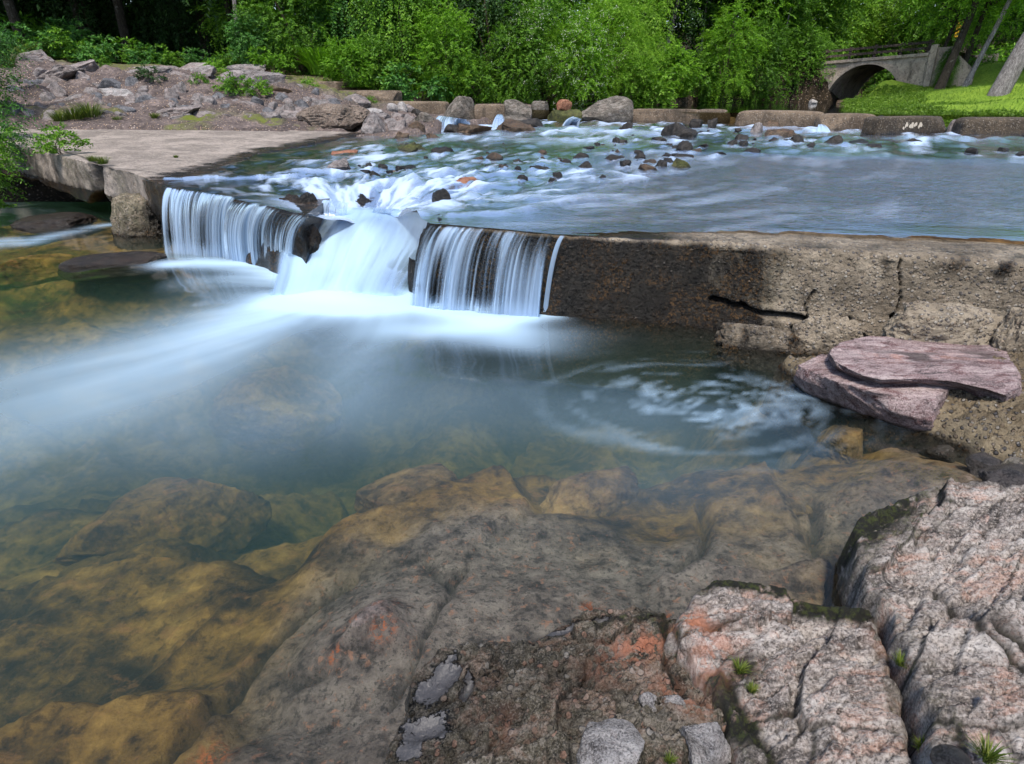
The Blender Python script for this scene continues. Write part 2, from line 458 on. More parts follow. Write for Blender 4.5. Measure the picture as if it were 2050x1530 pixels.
def build_mats():
    M = MAT
    M['slab'] = concrete_mat('pale_concrete', (.31, .265, .23), (.17, .145, .125), .5, agg=.45, bump=.3, damp_attr=True, zwet=(.3, .32))
    M['weir'] = concrete_mat('pebbly_concrete', (.36, .30, .225), (.20, .162, .118), .35, damp_attr=True, agg=.75, bump=.7, zwet=(0, .07))
    M['block'] = concrete_mat('block_concrete', (.165, .122, .085), (.085, .062, .043), .6, agg=.4, bump=.4, zwet=(.60, .80), scale=.8)
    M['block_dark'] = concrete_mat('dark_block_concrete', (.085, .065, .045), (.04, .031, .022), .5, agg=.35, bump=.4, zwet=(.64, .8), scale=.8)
    M['bridge'] = concrete_mat('bridge_concrete', (.44, .36, .29), (.25, .20, .165), .9, agg=.15, bump=.3, zwet=(.9, 1.2), scale=.5)
    M['pebbly'] = concrete_mat('pinkish_conglomerate', (.27, .21, .17), (.14, .105, .085), .4, agg=.9, bump=.9, zwet=(.5, .6))
    M['apron'] = concrete_mat('conglomerate', (.36, .29, .19), (.2, .15, .09), .25, agg=.95, bump=.9, zwet=(0, .05), scale=1.0)
    M['pink'] = rock_mat('pale_pink_rock', (.11, .095, .088), (.28, .24, .215), (.51, .465, .43), (.47, .265, .195), .58, 1.0, (.1, .2, .75), (1, 2.8, 1.6), .45, (.0, .035), .6, moss=True)
    M['ledge'] = rock_mat('dark_ledge_rock', (.028, .025, .017), (.085, .074, .05), (.27, .24, .205), (.40, .22, .16), .28, 1.5, (.1, .2, .5), (1, 1.6, 1.3), .5, (.0, .05), .8, moss=True, pebbles=.6)
    M['red'] = rock_mat('red_sandstone', (.09, .062, .064), (.225, .16, .16), (.38, .31, .30), (.085, .028, .03), .85, 1.3, (.0, .1, -.25), (1, 3.2, 2.4), .4, (-.01, .03), .45, moss=True)
    M['grey'] = rock_mat('grey_rock', (.05, .045, .045), (.135, .122, .12), (.28, .255, .25), (.19, .12, .10), .3, 1.0, (.3, .1, .4), (1, 2, 1.4), .35, (.5, .52), .6, world=False)
    M['pinkgrey'] = rock_mat('pinkish_grey_rock', (.06, .053, .052), (.16, .138, .132), (.30, .268, .26), (.22, .14, .12), .35, 1.0, (.3, .1, .4), (1, 2, 1.4), .35, (.5, .52), .6, world=False)
    M['blue'] = rock_mat('bluish_rock', (.03, .031, .036), (.08, .083, .095), (.18, .18, .19), (.10, .08, .08), .2, 1.2, (.3, .1, .4), (1, 2, 1.4), .3, (.5, .52), .6, world=False)
    M['pale'] = rock_mat('pale_grey_rock', (.10, .09, .09), (.26, .245, .24), (.42, .40, .39), (.30, .22, .2), .3, 1.6, (.3, .1, .4), (1, 1.6, 1.4), .3, (-.02, .02), .8, world=False)
    M['wetstone'] = rock_mat('wet_dark_stone', (.005, .0045, .004), (.017, .014, .012), (.04, .035, .03), (.03, .02, .012), .35, 1.6, (.3, .1, .4), (1, 2, 1.4), .4, (.60, .74), .7, world=False, rough=.5)
    M['wetbrown'] = rock_mat('wet_brown_stone', (.018, .012, .008), (.055, .036, .022), (.12, .085, .055), (.13, .06, .028), .5, 1.6, (.3, .1, .4), (1, 2, 1.4), .4, (.60, .70), .7, world=False, rough=.5)
    M['redstone'] = rock_mat('rusty_red_stone', (.08, .03, .018), (.22, .085, .045), (.34, .18, .115), (.30, .13, .06), .5, 1.6, (.3, .1, .4), (1, 2, 1.4), .3, (.5, .52), .6, world=False, rough=.6)
    M['mossstone'] = rock_mat('mossy_stone', (.012, .013, .006), (.04, .045, .012), (.085, .095, .025), (.1, .06, .03), .2, 1.6, (.3, .1, .4), (1, 1, 1), .3, (.60, .70), .7, world=False)
    M['boulder'] = rock_mat('mossy_grey_boulder', (.025, .021, .016), (.085, .075, .06), (.24, .215, .19), (.15, .1, .075), .3, 1.0, (.3, .1, .4), (1, 2, 1.8), .5, (.66, .86), .7, world=False)
    M['bed'] = bed_mat('stream_bed_rock')
    M['soil'] = soil_mat('leaf_littered_soil', (.026, .022, .022), (.088, .07, .066), (.20, .16, .148), .85, green=(.1, .12, .02))
    M['forest'] = soil_mat('forest_soil', (.008, .006, .004), (.022, .016, .010), (.045, .034, .02), .5, .6)
    M['lawn'] = grass_mat('lawn_turf', (.06, .11, .012), (.12, .20, .018), (.21, .29, .035))
    M['pool'] = water_mat('pool_water', ripple=[(1.1, (1, 1.6, 1), .3, .02), (3.5, (1, 2.2, 1), .5, .004)], tint=(.95, .97, .95), gloss_rough=.06,
                          volume=(((.58, .69, .46), .85), ((.40, .76, .74), .10)))
    M['stream'] = water_mat('stream_water', ripple=[(4, (1, 3.0, 1), -.45, .8), (13, (1, 2.6, 1), -.5, 1.0), (26, (1, 2.0, 1), -.4, .5)], tint=(.62, .54, .43), gloss_rough=.13, fres=1.33, rip_attr='rip', foam_col=(.52, .66, .90))
    M['far'] = water_mat('still_water', ripple=[(1.2, (1, 3, 1), .2, .02)], tint=(.35, .36, .26), gloss_rough=.05)
    M['fall'] = water_mat('falling_water', tint=(.92, .95, .97), gloss_rough=.2, foam_col=(.46, .60, .78), foam_tr=.35, veil=True)
    M['cascade'] = water_mat('cascade_water', tint=(.92, .95, .97), gloss_rough=.2, foam_col=(.47, .67, .88), foam_tr=.35, veil=True)
    M['leaf_lawn'] = leaf_mat('lawn_leaf', (.05, .11, .010), (.12, .215, .018), (.22, .34, .045), .4)
    M['leaf_mid'] = leaf_mat('mid_green_leaf', (.020, .065, .005), (.085, .21, .012), (.21, .39, .026))
    M['leaf_bright'] = leaf_mat('bright_green_leaf', (.042, .125, .006), (.13, .295, .014), (.28, .48, .035), .45)
    M['leaf_yellow'] = leaf_mat('yellow_green_leaf', (.065, .15, .010), (.155, .32, .02), (.30, .48, .05), .45)
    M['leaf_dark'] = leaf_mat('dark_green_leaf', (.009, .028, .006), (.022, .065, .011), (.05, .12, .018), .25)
    M['leaf_blue'] = leaf_mat('cool_green_leaf', (.016, .06, .012), (.05, .165, .024), (.15, .33, .05), .3)
    M['blade'] = leaf_mat('grass_blade', (.03, .055, .008), (.085, .13, .015), (.22, .23, .05), .35)
    M['blossom'] = leaf_mat('white_blossom', (.62, .62, .5), (.75, .75, .66), (.85, .85, .78), .3)
    M['bark'] = bark_mat('dark_bark', (.035, .028, .02), (.11, .09, .07))
    M['bark_pale'] = bark_mat('pale_grey_bark', (.16, .145, .14), (.42, .39, .385), .8, (.5, .48, .47))
    M['twig'] = bark_mat('twig_bark', (.06, .045, .03), (.2, .16, .11), 2.0)
    M['rail'] = bark_mat('weathered_rail', (.05, .04, .035), (.16, .12, .10), 1.0)
# ---------------------------------------------------------------- levels and lines of the place
ZW = .59                                  # crest of the near weir
N0 = P(735, 442, .40)                     # lip of the notch where the weir is broken
W_LEFT = [P(x, y, .60) for x, y in ((-420, 238), (-150, 270), (60, 312), (175, 336), (270, 354), (335, 375), (470, 396), (600, 424))]
W_RIGHT = [P(x, y, ZW) for x, y in ((868, 452), (990, 460), (1120, 472), (1400, 484), (1700, 502), (2050, 524), (2500, 556))]
CREST = W_LEFT + W_RIGHT
FAR_W = [(-9.0, 26.2), (-5.0, 24.2), (-2.2, 21.2), (1.5, 18.9), (5.3, 17.4), (8.9, 15.9), (13.0, 14.2), (20, 11.5)]   # line of the far blocks

def up_level(x, y):
    """mean level of the stream above the weir: a slow fall from the far blocks to the crest, drawn down into the notch"""
    d, _ = seg_dist(x, y, CREST)
    z = .605 + .075 * np.clip((d - .8) / 11.0, 0, 1)
    q = np.hypot((x - N0[0]) / .50, (y - N0[1] - .05) / .62)
    z = z - .22 * np.exp(-q ** 3)
    return z

def flow_coords(x, y):
    """along-flow and across-flow coordinates: a broad current bending into the notch"""
    a = radians(-112)
    zx, zy = x - N0[0], y - N0[1]
    U = .55; m = 1.5
    along = U * (zx * cos(a) + zy * sin(a)) - m * np.log(np.hypot(zx, zy) + .15)
    ang = np.arctan2(zx, zy)                                   # cut lies down-stream of the notch
    across = U * (zx * -sin(a) + zy * cos(a)) + m * ang * .9
    return along, across

def pool_flow(x, y):
    C = P(690, 580, 0)
    zx, zy = x - C[0], y - C[1]
    r = np.hypot(zx, zy) + .08
    a = radians(203)
    along = .55 * (zx * cos(a) + zy * sin(a)) + 1.1 * np.log(r)
    across = .55 * (-zx * sin(a) + zy * cos(a)) + 1.1 * np.arctan2(zx, -zy)
    return along, across, r

def blob(x, y, px, py, rx, ry, rot=0.0, z=0.0, power=2.0):
    """a soft patch of white water, given in metres round a place on the plane z"""
    c = P(px, py, z); dx, dy = x - c[0], y - c[1]
    u = dx * cos(rot) + dy * sin(rot); w = -dx * sin(rot) + dy * cos(rot)
    return np.exp(-(np.abs(u / rx) ** power + np.abs(w / ry) ** power))

def ribbon(x, y, pts, w0, w1, z=0.0):
    q = [P(a, b, z) for a, b in pts]
    d, f = seg_dist(x, y, q)
    L = sum(np.hypot(*(b - a)[:2]) for a, b in zip(q[:-1], q[1:]))
    f = np.clip(np.hypot(x - q[0][0], y - q[0][1]) / L, 0, 1)
    return np.exp(-(d / (w0 + (w1 - w0) * f)) ** 2), f

def make_pool():
    xs = np.arange(-10, 4.2, .034); ys = np.arange(-1.2, 9.2, .034)
    X, Y = np.meshgrid(xs, ys, indexing='ij'); x, y = X.ravel(), Y.ravel()
    al, ac, r = pool_flow(x, y)
    wob = .12 * fbm(p3(x * .9, y * .9), 4, seed=3)
    xw, yw = x + wob, y + .12 * fbm(p3(x * .9 + 9, y * .9), 4, seed=4)
    st = fbm(p3(ac * 3.2, al * .55, 0), 5, seed=11); st2 = fbm(p3(ac * 9, al * 1.2, 2), 4, seed=12)
    soft = .5 + .5 * fbm(p3(x * .8, y * .8), 4, seed=15)
    f = np.zeros_like(x)
    # bright boil at the foot of the notch cascade and its plume carried to the left
    b, t = ribbon(xw, yw, [(735, 606), (640, 600), (560, 612), (430, 662), (250, 725), (-60, 800)], .30, .78)
    f += b * (.17 + 1.08 * (1 - t) ** 1.7) * (.90 + .26 * st + .08 * st2)
    b, t = ribbon(xw, yw, [(600, 640), (420, 700), (220, 745), (0, 830)], .2, .62)
    f += .26 * b * (1 - .6 * t) * (.8 + .5 * st)
    f += 1.3 * blob(xw, yw, 650, 600, .42, .19, -.25, 0, 2.4)
    # foot of the left curtain
    b, t = ribbon(xw, yw, [(600, 548), (480, 530), (370, 526), (320, 530)], .26, .16)
    f += .90 * b * (.85 + .4 * st)
    b, t = ribbon(xw, yw, [(560, 552), (450, 556), (360, 562), (300, 574)], .36, .3)
    f += .6 * b * (1 - t) * (.7 + .7 * st)
    # foot of the right curtain
    b, t = ribbon(xw, yw, [(780, 590), (870, 616), (990, 646), (1110, 634)], .20, .10)
    f += 1.1 * b * (.85 + .45 * st)
    f += .75 * blob(xw, yw, 950, 662, .50, .17, -.12)
    f += .35 * blob(xw, yw, 1010, 690, .34, .15, -.1)
    f += .22 * blob(xw, yw, 860, 640, .5, .3, 0)
    # milky water hanging over the deep middle
    f += .34 * blob(xw, yw, 735, 700, .24, .60, .05) * (.7 + .6 * st)
    f += .12 * blob(xw, yw, 600, 690, .75, .45, -.1) + .05 * blob(xw, yw, 900, 800, .6, .4, 0) * (.6 + .8 * soft) + .05 * blob(xw, yw, 560, 800, 1.5, .5, -.1) * (.7 + .8 * soft)
    f += .10 * blob(xw, yw, 250, 810, 1.2, .5, -.2) * (.6 + .9 * soft)
    # eddy turning below the right-hand wall
    c = P(1400, 800, 0); ex, ey = (xw - c[0]), (yw - c[1]) * 1.55
    er = np.hypot(ex, ey) + 1e-3; ea = np.arctan2(ey, ex)
    sw = fbm(np.stack([np.cos(ea + 2.2 * np.log(er + .1)) * 1.6 + er * 1.5, np.sin(ea + 2.2 * np.log(er + .1)) * 1.6, er * 11], 1), 5, seed=21)
    sw2 = fbm(p3(ex * 5 + 1.6 * sw, ey * 12), 4, seed=22)
    f += np.clip(1.25 * sw + .5 * sw2 + .0, 0, 1) * .52 * np.exp(-(er / .72) ** 2.6)
    f += .07 * blob(xw, yw, 1270, 830, .5, .25, .1) * (.6 + .8 * soft)
    f += .06 * blob(xw, yw, 1330, 960, .55, .25, .3) * (.4 + 1.0 * soft)
    # white thread in the dark under the left slab
    b, t = ribbon(x, y, [(-60, 500), (10, 482), (60, 484), (120, 468), (215, 449)], .22, .10)
    f += .42 * b * (.7 + .8 * st2)
    f = np.clip(f, 0, 1); f = np.where(f > .8, .8 + (f - .8) * .7, f)
    z = .012 * fbm(p3(x * 1.6, y * 1.6), 3, seed=31) * sstep(1.6, 3.2, y)
    z = z + .05 * blob(x, y, 655, 592, .34, .13, -.25) + .02 * blob(x, y, 960, 636, .4, .12, -.1)
    n, m = len(xs), len(ys)
    F = grid_faces(n, m)
    top = np.stack([x, y, z], 1)
    # close it as a body of water
    ring = np.concatenate([np.arange(n) * m, (n - 1) * m + np.arange(1, m), np.arange(n - 2, -1, -1) * m + m - 1, np.arange(m - 2, 0, -1)])
    low = top[ring].copy(); low[:, 2] = -1.75
    k = len(top); L = len(ring); j = (np.arange(L) + 1) % L
    side = np.stack([ring, k + np.arange(L), k + j, ring[j]], 1)
    bot = (k + np.arange(L))[None, ::-1]
    me = mesh('pool_water', np.concatenate([top, low]), [F, side, bot], True, {'foam': np.concatenate([f, np.zeros(L)])}, MAT['pool'])
    return tag(link('pool_water', me), 'clear smooth pool below the weir with white water spreading from the falls', 'water', kind='structure')

RAPID_EXTRA = []
RAPID = []      # (x, y, radius) of the stones, filled by the stones' builder
def make_stream():
    # rows follow the crest, closer together near it
    t = np.concatenate([[-.03, 0], np.cumsum(.022 * 1.0105 ** np.arange(285))]); t = t[t < 17.5]
    cp = np.asarray(W_LEFT[4:] + [N0 + np.array([-.25, -.06, 0]), N0 + np.array([.3, -.02, 0])] + W_RIGHT)[:, :2]
    L = np.concatenate([[0], np.cumsum(np.hypot(*(cp[1:] - cp[:-1]).T))])
    s = np.concatenate([np.arange(0, 4.6, .022), np.arange(4.6, L[-1], .045)])
    cx, cy = np.interp(s, L, cp[:, 0]), np.interp(s, L, cp[:, 1])
    fx = np.interp(np.linspace(0, 1, len(s)), np.linspace(0, 1, 40), np.linspace(-4.6, 19.5, 40))
    fy = np.interp(fx, [q[0] for q in FAR_W], [q[1] for q in FAR_W]) + .55
    T = t / t[-1]; T = np.clip(T, -.01, 1)
    x = (cx[:, None] * (1 - T)[None] + fx[:, None] * T[None]).ravel(); y = (cy[:, None] * (1 - T)[None] + fy[:, None] * T[None]).ravel()
    al, ac = flow_coords(x, y)
    dcr, _ = seg_dist(x, y, CREST)
    z0 = up_level(x, y)
    st = fbm(p3(ac * 4.2, al * 1.3, 0), 5, seed=41); st2 = fbm(p3(ac * 11, al * 2.2, 3), 4, seed=42); st3 = fbm(p3(ac * 1.6, al * .8, 7), 4, seed=43)
    lump = fbm(p3(x * 2.1, y * 2.1), 3, seed=44)
    near_notch = np.exp(-((x - N0[0]) / 1.9) ** 2 - ((y - N0[1] - .7) / 1.5) ** 2)
    far = sstep(5.2, 9.0, dcr) * sstep(-4.5, -1.5, x)
    right = sstep(.1, 1.4, x - N0[0] - 1.2 - .25 * (y - N0[1])) * sstep(6.5, 5.0, dcr)
    rip = .10 + 1.1 * right
    hump = fbm(p3(ac * 3.4, al * 2.6, 5), 3, seed=49)
    z = z0 + (.06 * near_notch + .05 * far * (1 - right)) * (lump + .5 * st) + (.012 * st3 + .045 * hump * sstep(.3, 1.2, dcr)) * (1 - right)
    z = z - .05 * sstep(.35, 0, dcr) * sstep(.5, 0, np.minimum(np.hypot(x - N0[0] + 1.2, y - N0[1]), 9)) * 0
    shallow = np.clip(1.2 * blob(x, y, 1930, 466, 1.0, .32, -.2, .6) + .9 * blob(x, y, 1640, 464, .4, .08, -.25, .6), 0, 1)
    ru, rw = x * cos(-.32) + y * sin(-.32), -x * sin(-.32) + y * cos(-.32)
    rp = fbm(p3(ru * 3.2, rw * 9.5), 3, seed=47) + .7 * fbm(p3(ru * 8, rw * 17), 2, seed=48)
    z = z + .0075 * rp * right * sstep(6.0, 3.0, dcr) * (1 - .9 * shallow) + .004 * rp * (1 - right)
    f = np.zeros_like(x)
    f += np.clip(.14 * near_notch + near_notch * (1.6 * st + .7 * st2 + .5 * lump), 0, 1) * .95
    mid = np.exp(-((dcr - 3.3) / 2.4) ** 2) * (1 - right) * sstep(-3.6, -2.2, x)
    f += np.clip(st * 1.8 + .7 * st3 - .38 + .8 * st2 + .7 * hump, 0, 1) * mid * .9
    f += np.clip(1.6 * st + .7 * st3 + .9 * st2 - .30 + .7 * hump, 0, 1) * far * .9
    f += np.clip(.02 + .8 * st3 + 1.0 * st + .6 * st2 + .4 * rp * sstep(4.5, 1.5, dcr), 0, 1) * right * .22
    # water banked against and trailing from stones
    for (sx, sy, sr) in RAPID:
        near = (np.abs(x - sx) < 1.6) & (np.abs(y - sy) < 1.6)
        xx, yy = x[near], y[near]
        a0, c0 = flow_coords(np.array([sx]), np.array([sy]))
        du = (al[near] - a0) ; dv = (ac[near] - c0)
        k = np.hypot(xx - sx, yy - sy) / sr
        tail = np.exp(-(dv / (.55 * sr + .03)) ** 2) * sstep(0, .25 * sr, du) * np.exp(-np.clip(du, 0, 9) / (2.6 * sr))
        f[near] += .34 * tail * (.6 + .9 * st[near]) + .22 * np.exp(-((k - 1.15) / .28) ** 2) * (.4 + st2[near])
        z[near] += .02 * np.exp(-(k - 1.0) ** 2 / .2) - .02 * tail
    # below the gaps of the far blocks
    for (px, py, rx, ry, amp) in ((1160, 262, 1.5, .9, 1.0), (1100, 280, 1.6, .6, .55), (905, 257, .5, .55, .8), (1000, 252, .35, .45, .5), (1290, 268, 1.2, .5, .5),
                                  (1560, 258, 1.0, .35, .55), (1650, 265, .8, .4, .7), (1895, 277, .9, .35, .8), (1960, 283, 1.6, .4, .4), (1400, 262, 1.2, .4, .35)):
        b = blob(x, y, px, py, rx, ry, -.35, .67)
        f += amp * b * (.55 + .7 * st + .4 * lump); z += .07 * b * amp * (.3 + lump)
    # long white lips sliding to the notch and over the right-hand crest
    for pts, w0, w1, amp in (([(1240, 400), (1130, 408), (1010, 432), (900, 440)], .09, .05, .55), ([(830, 372), (760, 372), (690, 384), (690, 420)], .1, .13, .8),
                             ([(900, 350), (840, 366), (800, 395), (780, 430)], .08, .16, .75), ([(560, 352), (650, 352), (740, 360)], .06, .08, .5),
                             ([(640, 380), (660, 395), (690, 430)], .07, .12, .6), ([(950, 395), (890, 415), (840, 436)], .07, .09, .7),
                             ([(1210, 352), (1290, 366), (1250, 372)], .05, .06, .7), ([(330, 366), (480, 362), (620, 356)], .02, .03, .3)):
        q, tt = ribbon(x, y, pts, w0, w1, .58)
        f += amp * q * (.7 + .7 * st); z += .03 * q
    f = np.clip(f, 0, .95) * .92
    f *= 1 - .95 * shallow
    rip *= 1 - .85 * shallow
    qn = np.hypot((x - N0[0]) / .78, (y - N0[1] + .05) / .42); f = np.maximum(f, .85 * np.exp(-qn ** 4) * (.8 + .5 * st))
    v = np.stack([x, y, z], 1)
    n, m = len(s), len(t)
    F = grid_faces(n, m)[:, ::-1]
    # dry rim of the right-hand crest and dry slab on the left: no water there
    cxx, cyy = x[F].mean(1), y[F].mean(1)
    rim, fr = seg_dist(cxx, cyy, [P(a, b, .6) for a, b in ((1150, 468), (1290, 474), (1500, 480), (1700, 490), (2050, 510), (2500, 540))])
    dry_w = np.interp(fr, [0, .08, .3, .6, 1], [.0, .10, .25, .36, .45]) * (1 + .25 * vn(p3(cxx * 5, cyy * 5), 77))
    keep = ~((rim < dry_w))
    bankline = [(-3.3, 5.6), P(332, 362, .6), P(420, 333, .62), P(520, 307, .63), P(640, 287, .64), P(735, 270, .65), P(800, 268, .66), P(885, 250, .67), (-2.4, 21.5), (-9, 27)]
    bx = np.array([q[0] for q in bankline]); by = np.array([q[1] for q in bankline])
    keep &= cxx > np.interp(cyy, by, bx) - .35
    F = F[keep]
    used = np.unique(F); re = np.full(len(v), -1); re[used] = np.arange(len(used))
    me = mesh('stream_water', v[used], re[F], True, {'foam': f[used], 'rip': rip[used]}, MAT['stream'])
    return tag(link('stream_water', me), 'silky blue grey rapids running over stones above the weir', 'water', kind='structure')

# ---------------------------------------------------------------- falls
def curtain(name, label, top, bot, zt, zb, throw, nu, seed, dens, layers=2, bulge=0.0, ragged=.0):
    """falling strands: sheets that leave the crest and drop in an arc"""
    rng = np.random.default_rng(seed)
    T = np.array([P(a, b, zt) for a, b in top]); B = np.array([P(a, b, zb) for a, b in bot])
    lt = np.concatenate([[0], np.cumsum(np.hypot(*(T[1:] - T[:-1])[:, :2].T))]); lb = np.concatenate([[0], np.cumsum(np.hypot(*(B[1:] - B[:-1])[:, :2].T))])
    V, Fs, A = [], [], []
    nv = 26
    for k in range(layers):
        u = np.linspace(0, 1, nu); w = np.linspace(0, 1, nv)
        A0 = np.stack([np.interp(u, lt / lt[-1], T[:, c]) for c in range(3)], 1); B0 = np.stack([np.interp(u, lb / lb[-1], B[:, c]) for c in range(3)], 1)
        L = lt[-1]
        q = lambda sc, s: vn(p3(u * L * sc, u * 0, 0), seed + s + 31 * k)
        strand = .42 * q(14, 1) + .40 * q(34, 2) + .42 * q(85, 3)
        out = throw * (1 + .35 * q(9, 4)) + .018 * strand + .02 * k
        start = np.clip(.5 * (q(25, 5) + 1), 0, 1)
        v = np.zeros((nu, nv, 3)); al = np.zeros((nu, nv))
        nrm = np.array([-(T[-1] - T[0])[1], (T[-1] - T[0])[0], 0]); nrm /= np.linalg.norm(nrm); nrm *= -1 if nrm[1] > 0 else 1
        for j, ww in enumerate(w):
            s = ww                                        # horizontal travel grows with time, the drop with its square
            p = A0 * (1 - s) + B0 * s
            p[:, 2] = zt + .012 - (zt - zb + .06) * (.25 * s + .75 * s ** 2)
            over = out * (1.6 * s - .6 * s * s) + bulge * np.sin(pi * s)
            v[:, j] = p + nrm * over[:, None]
            d = dens[0] + (dens[1] - dens[0]) * ww
            gap = vn(p3(u * L * 4.5, ww * .9 + 0 * u, 0), seed + 8) + .8 * vn(p3(u * L * 11, ww * 1.3 + 0 * u, 4), seed + 18)
            fine = vn(p3(u * L * 60, ww * 1.6 + 0 * u, 0), seed + 9 + k)
            a = d + (.42 - .18 * ww) * strand + .30 * gap + .2 * fine
            a *= sstep(-.02, .08 + .1 * ragged, ww - .12 * ragged * start) if ragged else sstep(-.03, .10, ww + .05 * strand)
            a = a + .4 * sstep(.8, 1.0, ww)
            edge = sstep(0, .03, u) * sstep(1, .97, u)
            al[:, j] = .86 * sstep(0, 1, a) * edge
        V.append(v.reshape(-1, 3)); Fs.append(grid_faces(nu, nv, k * nu * nv)); A.append(al.ravel())
    me = mesh(name, np.concatenate(V), np.concatenate(Fs), True, {'foam': np.concatenate(A)}, MAT['fall'])
    return tag(link(name, me), label, 'waterfall')

def make_falls():
    curtain('curtain_waterfall', 'even curtain of white water beside the dark corner of the concrete slab', [(334, 378), (400, 386), (474, 398)], [(350, 503), (410, 508), (474, 512)], .6, 0, .07, 300, 101, (.36, .50))
    curtain('broken_waterfall', 'ragged thin waterfall tumbling down a brown rock face by the cascade', [(478, 398), (540, 412), (602, 426), (634, 434)], [(484, 510), (530, 520), (585, 532), (612, 545)], .6, 0, .13, 240, 202, (.14, .32), 2, .03, 1.0)
    curtain('curtain_waterfall', 'wide waterfall of separate bowed strands pouring off the weir wall', [(862, 454), (960, 460), (1040, 468), (1112, 474)], [(838, 598), (930, 608), (1010, 618), (1092, 624)], .598, 0, .13, 380, 303, (.34, .48), 2, .02)
    curtain('thin_waterfall', 'single thin thread of water at the end of the weir wall', [(1122, 475), (1131, 476)], [(1100, 618), (1108, 620)], .595, 0, .1, 24, 404, (.34, .40), 1)
    curtain('small_spout', 'short white spout falling behind the cascade beside a dark rock', [(648, 402), (700, 408)], [(652, 447), (704, 447)], .56, .36, .07, 60, 505, (.55, .6), 1)
    curtain('small_spout', 'smallest white spout falling behind the middle of the cascade', [(748, 419), (790, 423)], [(748, 440), (788, 440)], .5, .38, .05, 50, 606, (.5, .6), 1)
    # broad cascade through the notch
    rows = [((628, 410), (872, 420), .475), ((596, 434), (884, 440), .42), ((570, 462), (880, 462), .345), ((552, 500), (862, 500), .235), ((545, 545), (832, 544), .115), ((532, 584), (806, 586), .03), ((520, 608), (796, 610), -.04)]
    nu, nv = 150, 90
    Lp = np.array([P(a[0], a[1], z) for a, b, z in rows]); Rp = np.array([P(b[0], b[1], z) for a, b, z in rows])
    t = np.linspace(0, len(rows) - 1, nv); kk = np.arange(len(rows))
    def cub(A):
        out = np.stack([np.interp(t, kk, A[:, c]) for c in range(3)], 1)
        for _ in range(6): out[1:-1] = .25 * out[:-2] + .5 * out[1:-1] + .25 * out[2:]
        return out
    Lc, Rc = cub(Lp), cub(Rp)
    u = np.linspace(0, 1, nu); w = np.linspace(0, 1, nv)
    v = Lc[None] * (1 - u)[:, None, None] + Rc[None] * u[:, None, None]
    U, W = np.meshgrid(u, w, indexing='ij')
    q = p3(U * 5.5, W * .9); q2 = p3(U * 17, W * 1.3)
    st = fbm(q, 4, seed=71).reshape(nu, nv); s2 = fbm(q2, 3, seed=72).reshape(nu, nv)
    hump = np.sin(pi * np.clip(U, 0, 1)) ** .7
    v[:, :, 2] += .075 * hump * np.sin(pi * np.clip(W * 1.1, 0, 1)) ** .8 - .05 * (1 - hump) + .028 * st * sstep(0, .3, W) + .008 * s2
    v[:, :, 1] -= .03 * st * np.sin(pi * W)
    a = .88 + .42 * st + .14 * s2 - .16 * np.sin(W * 9.0 + 2.2 * st) * sstep(.15, .4, W) * sstep(1, .7, W)
    # glassy dark tongue on the right half of the drop
    a -= .62 * np.exp(-((U - .66) / .17) ** 2 - ((W - .24) / .16) ** 2) * (.8 + .6 * st)
    a -= .50 * np.exp(-((U - .90) / .10) ** 2 - ((W - .60) / .3) ** 2)
    a -= .25 * np.exp(-((U - .78) / .1) ** 2 - ((W - .70) / .16) ** 2)
    a *= sstep(0, .22 + .06 * st, U + .05 * s2) * sstep(1, .86, U + .04 * s2) * sstep(-.02, .12, W)
    me = mesh('cascade', v.reshape(-1, 3), grid_faces(nu, nv), True, {'foam': np.clip(a, 0, .97).ravel()}, MAT['cascade'])
    tag(link('cascade', me), 'broad smooth white cascade rushing through the broken middle of the weir', 'waterfall')
    # water squeezing between the far blocks
    for nm, lb, top, bot, zt, zb, th, sd in (
            ('small_waterfall', 'small blue white fall spreading under the overhanging grey boulder', [(880, 232), (930, 240), (948, 240)], [(872, 262), (925, 262), (955, 258)], .92, .66, .2, 711),
            ('small_waterfall', 'thin forked trickle between the tan block and the cracked blocks', [(996, 230), (1006, 230)], [(982, 258), (1016, 258)], .95, .66, .2, 722),
            ('small_waterfall', 'low spill of water through the gap beside the large pale boulder', [(1148, 234), (1166, 240)], [(1140, 252), (1172, 252)], .88, .68, .2, 733),
            ('small_waterfall', 'narrow spill of water between two brown blocks by the lawn', [(1638, 250), (1648, 250)], [(1628, 268), (1662, 268)], .80, .66, .1, 744)):
        curtain(nm, lb, top, bot, zt, zb, th, 70, sd, (.55, .75), 2)
# ---------------------------------------------------------------- ground surfaces
def to_px(v):
    v = np.asarray(v, float); x, y, z = v[..., 0], v[..., 1], v[..., 2] - H
    dep = y * CP - z * SP; up = y * SP + z * CP
    return 1025 + FPX * x / dep, 765 - FPX * up / dep

BANK_PTS = [tuple(PY(*q)) for q in (
    (60, 246, 13.6), (200, 248, 13.5), (330, 250, 13.4), (480, 254, 13.4), (620, 262, 13.6), (720, 268, 13.8), (-150, 244, 13.8), (-400, 240, 14),
    (40, 215, 14.6), (200, 222, 14.5), (350, 226, 14.5), (480, 236, 14.4), (600, 246, 14.5),
    (-200, 190, 15.8), (30, 180, 15.9), (200, 188, 15.8), (350, 194, 15.8), (480, 206, 15.8), (600, 214, 16.0), (720, 232, 16.3), (820, 246, 17.2), (870, 250, 18.5),
    (-200, 130, 18), (50, 122, 18.2), (200, 140, 18.2), (350, 147, 18.4), (480, 158, 18.8), (570, 168, 19.2), (660, 186, 19.8), (760, 206, 20.6), (860, 226, 21.4),
    (-200, 118, 22), (50, 118, 22), (250, 128, 22), (450, 140, 22.5), (600, 152, 23.5))]
def bank_z(x, y):
    return shepard(x, y, BANK_PTS, 3.4, .35)

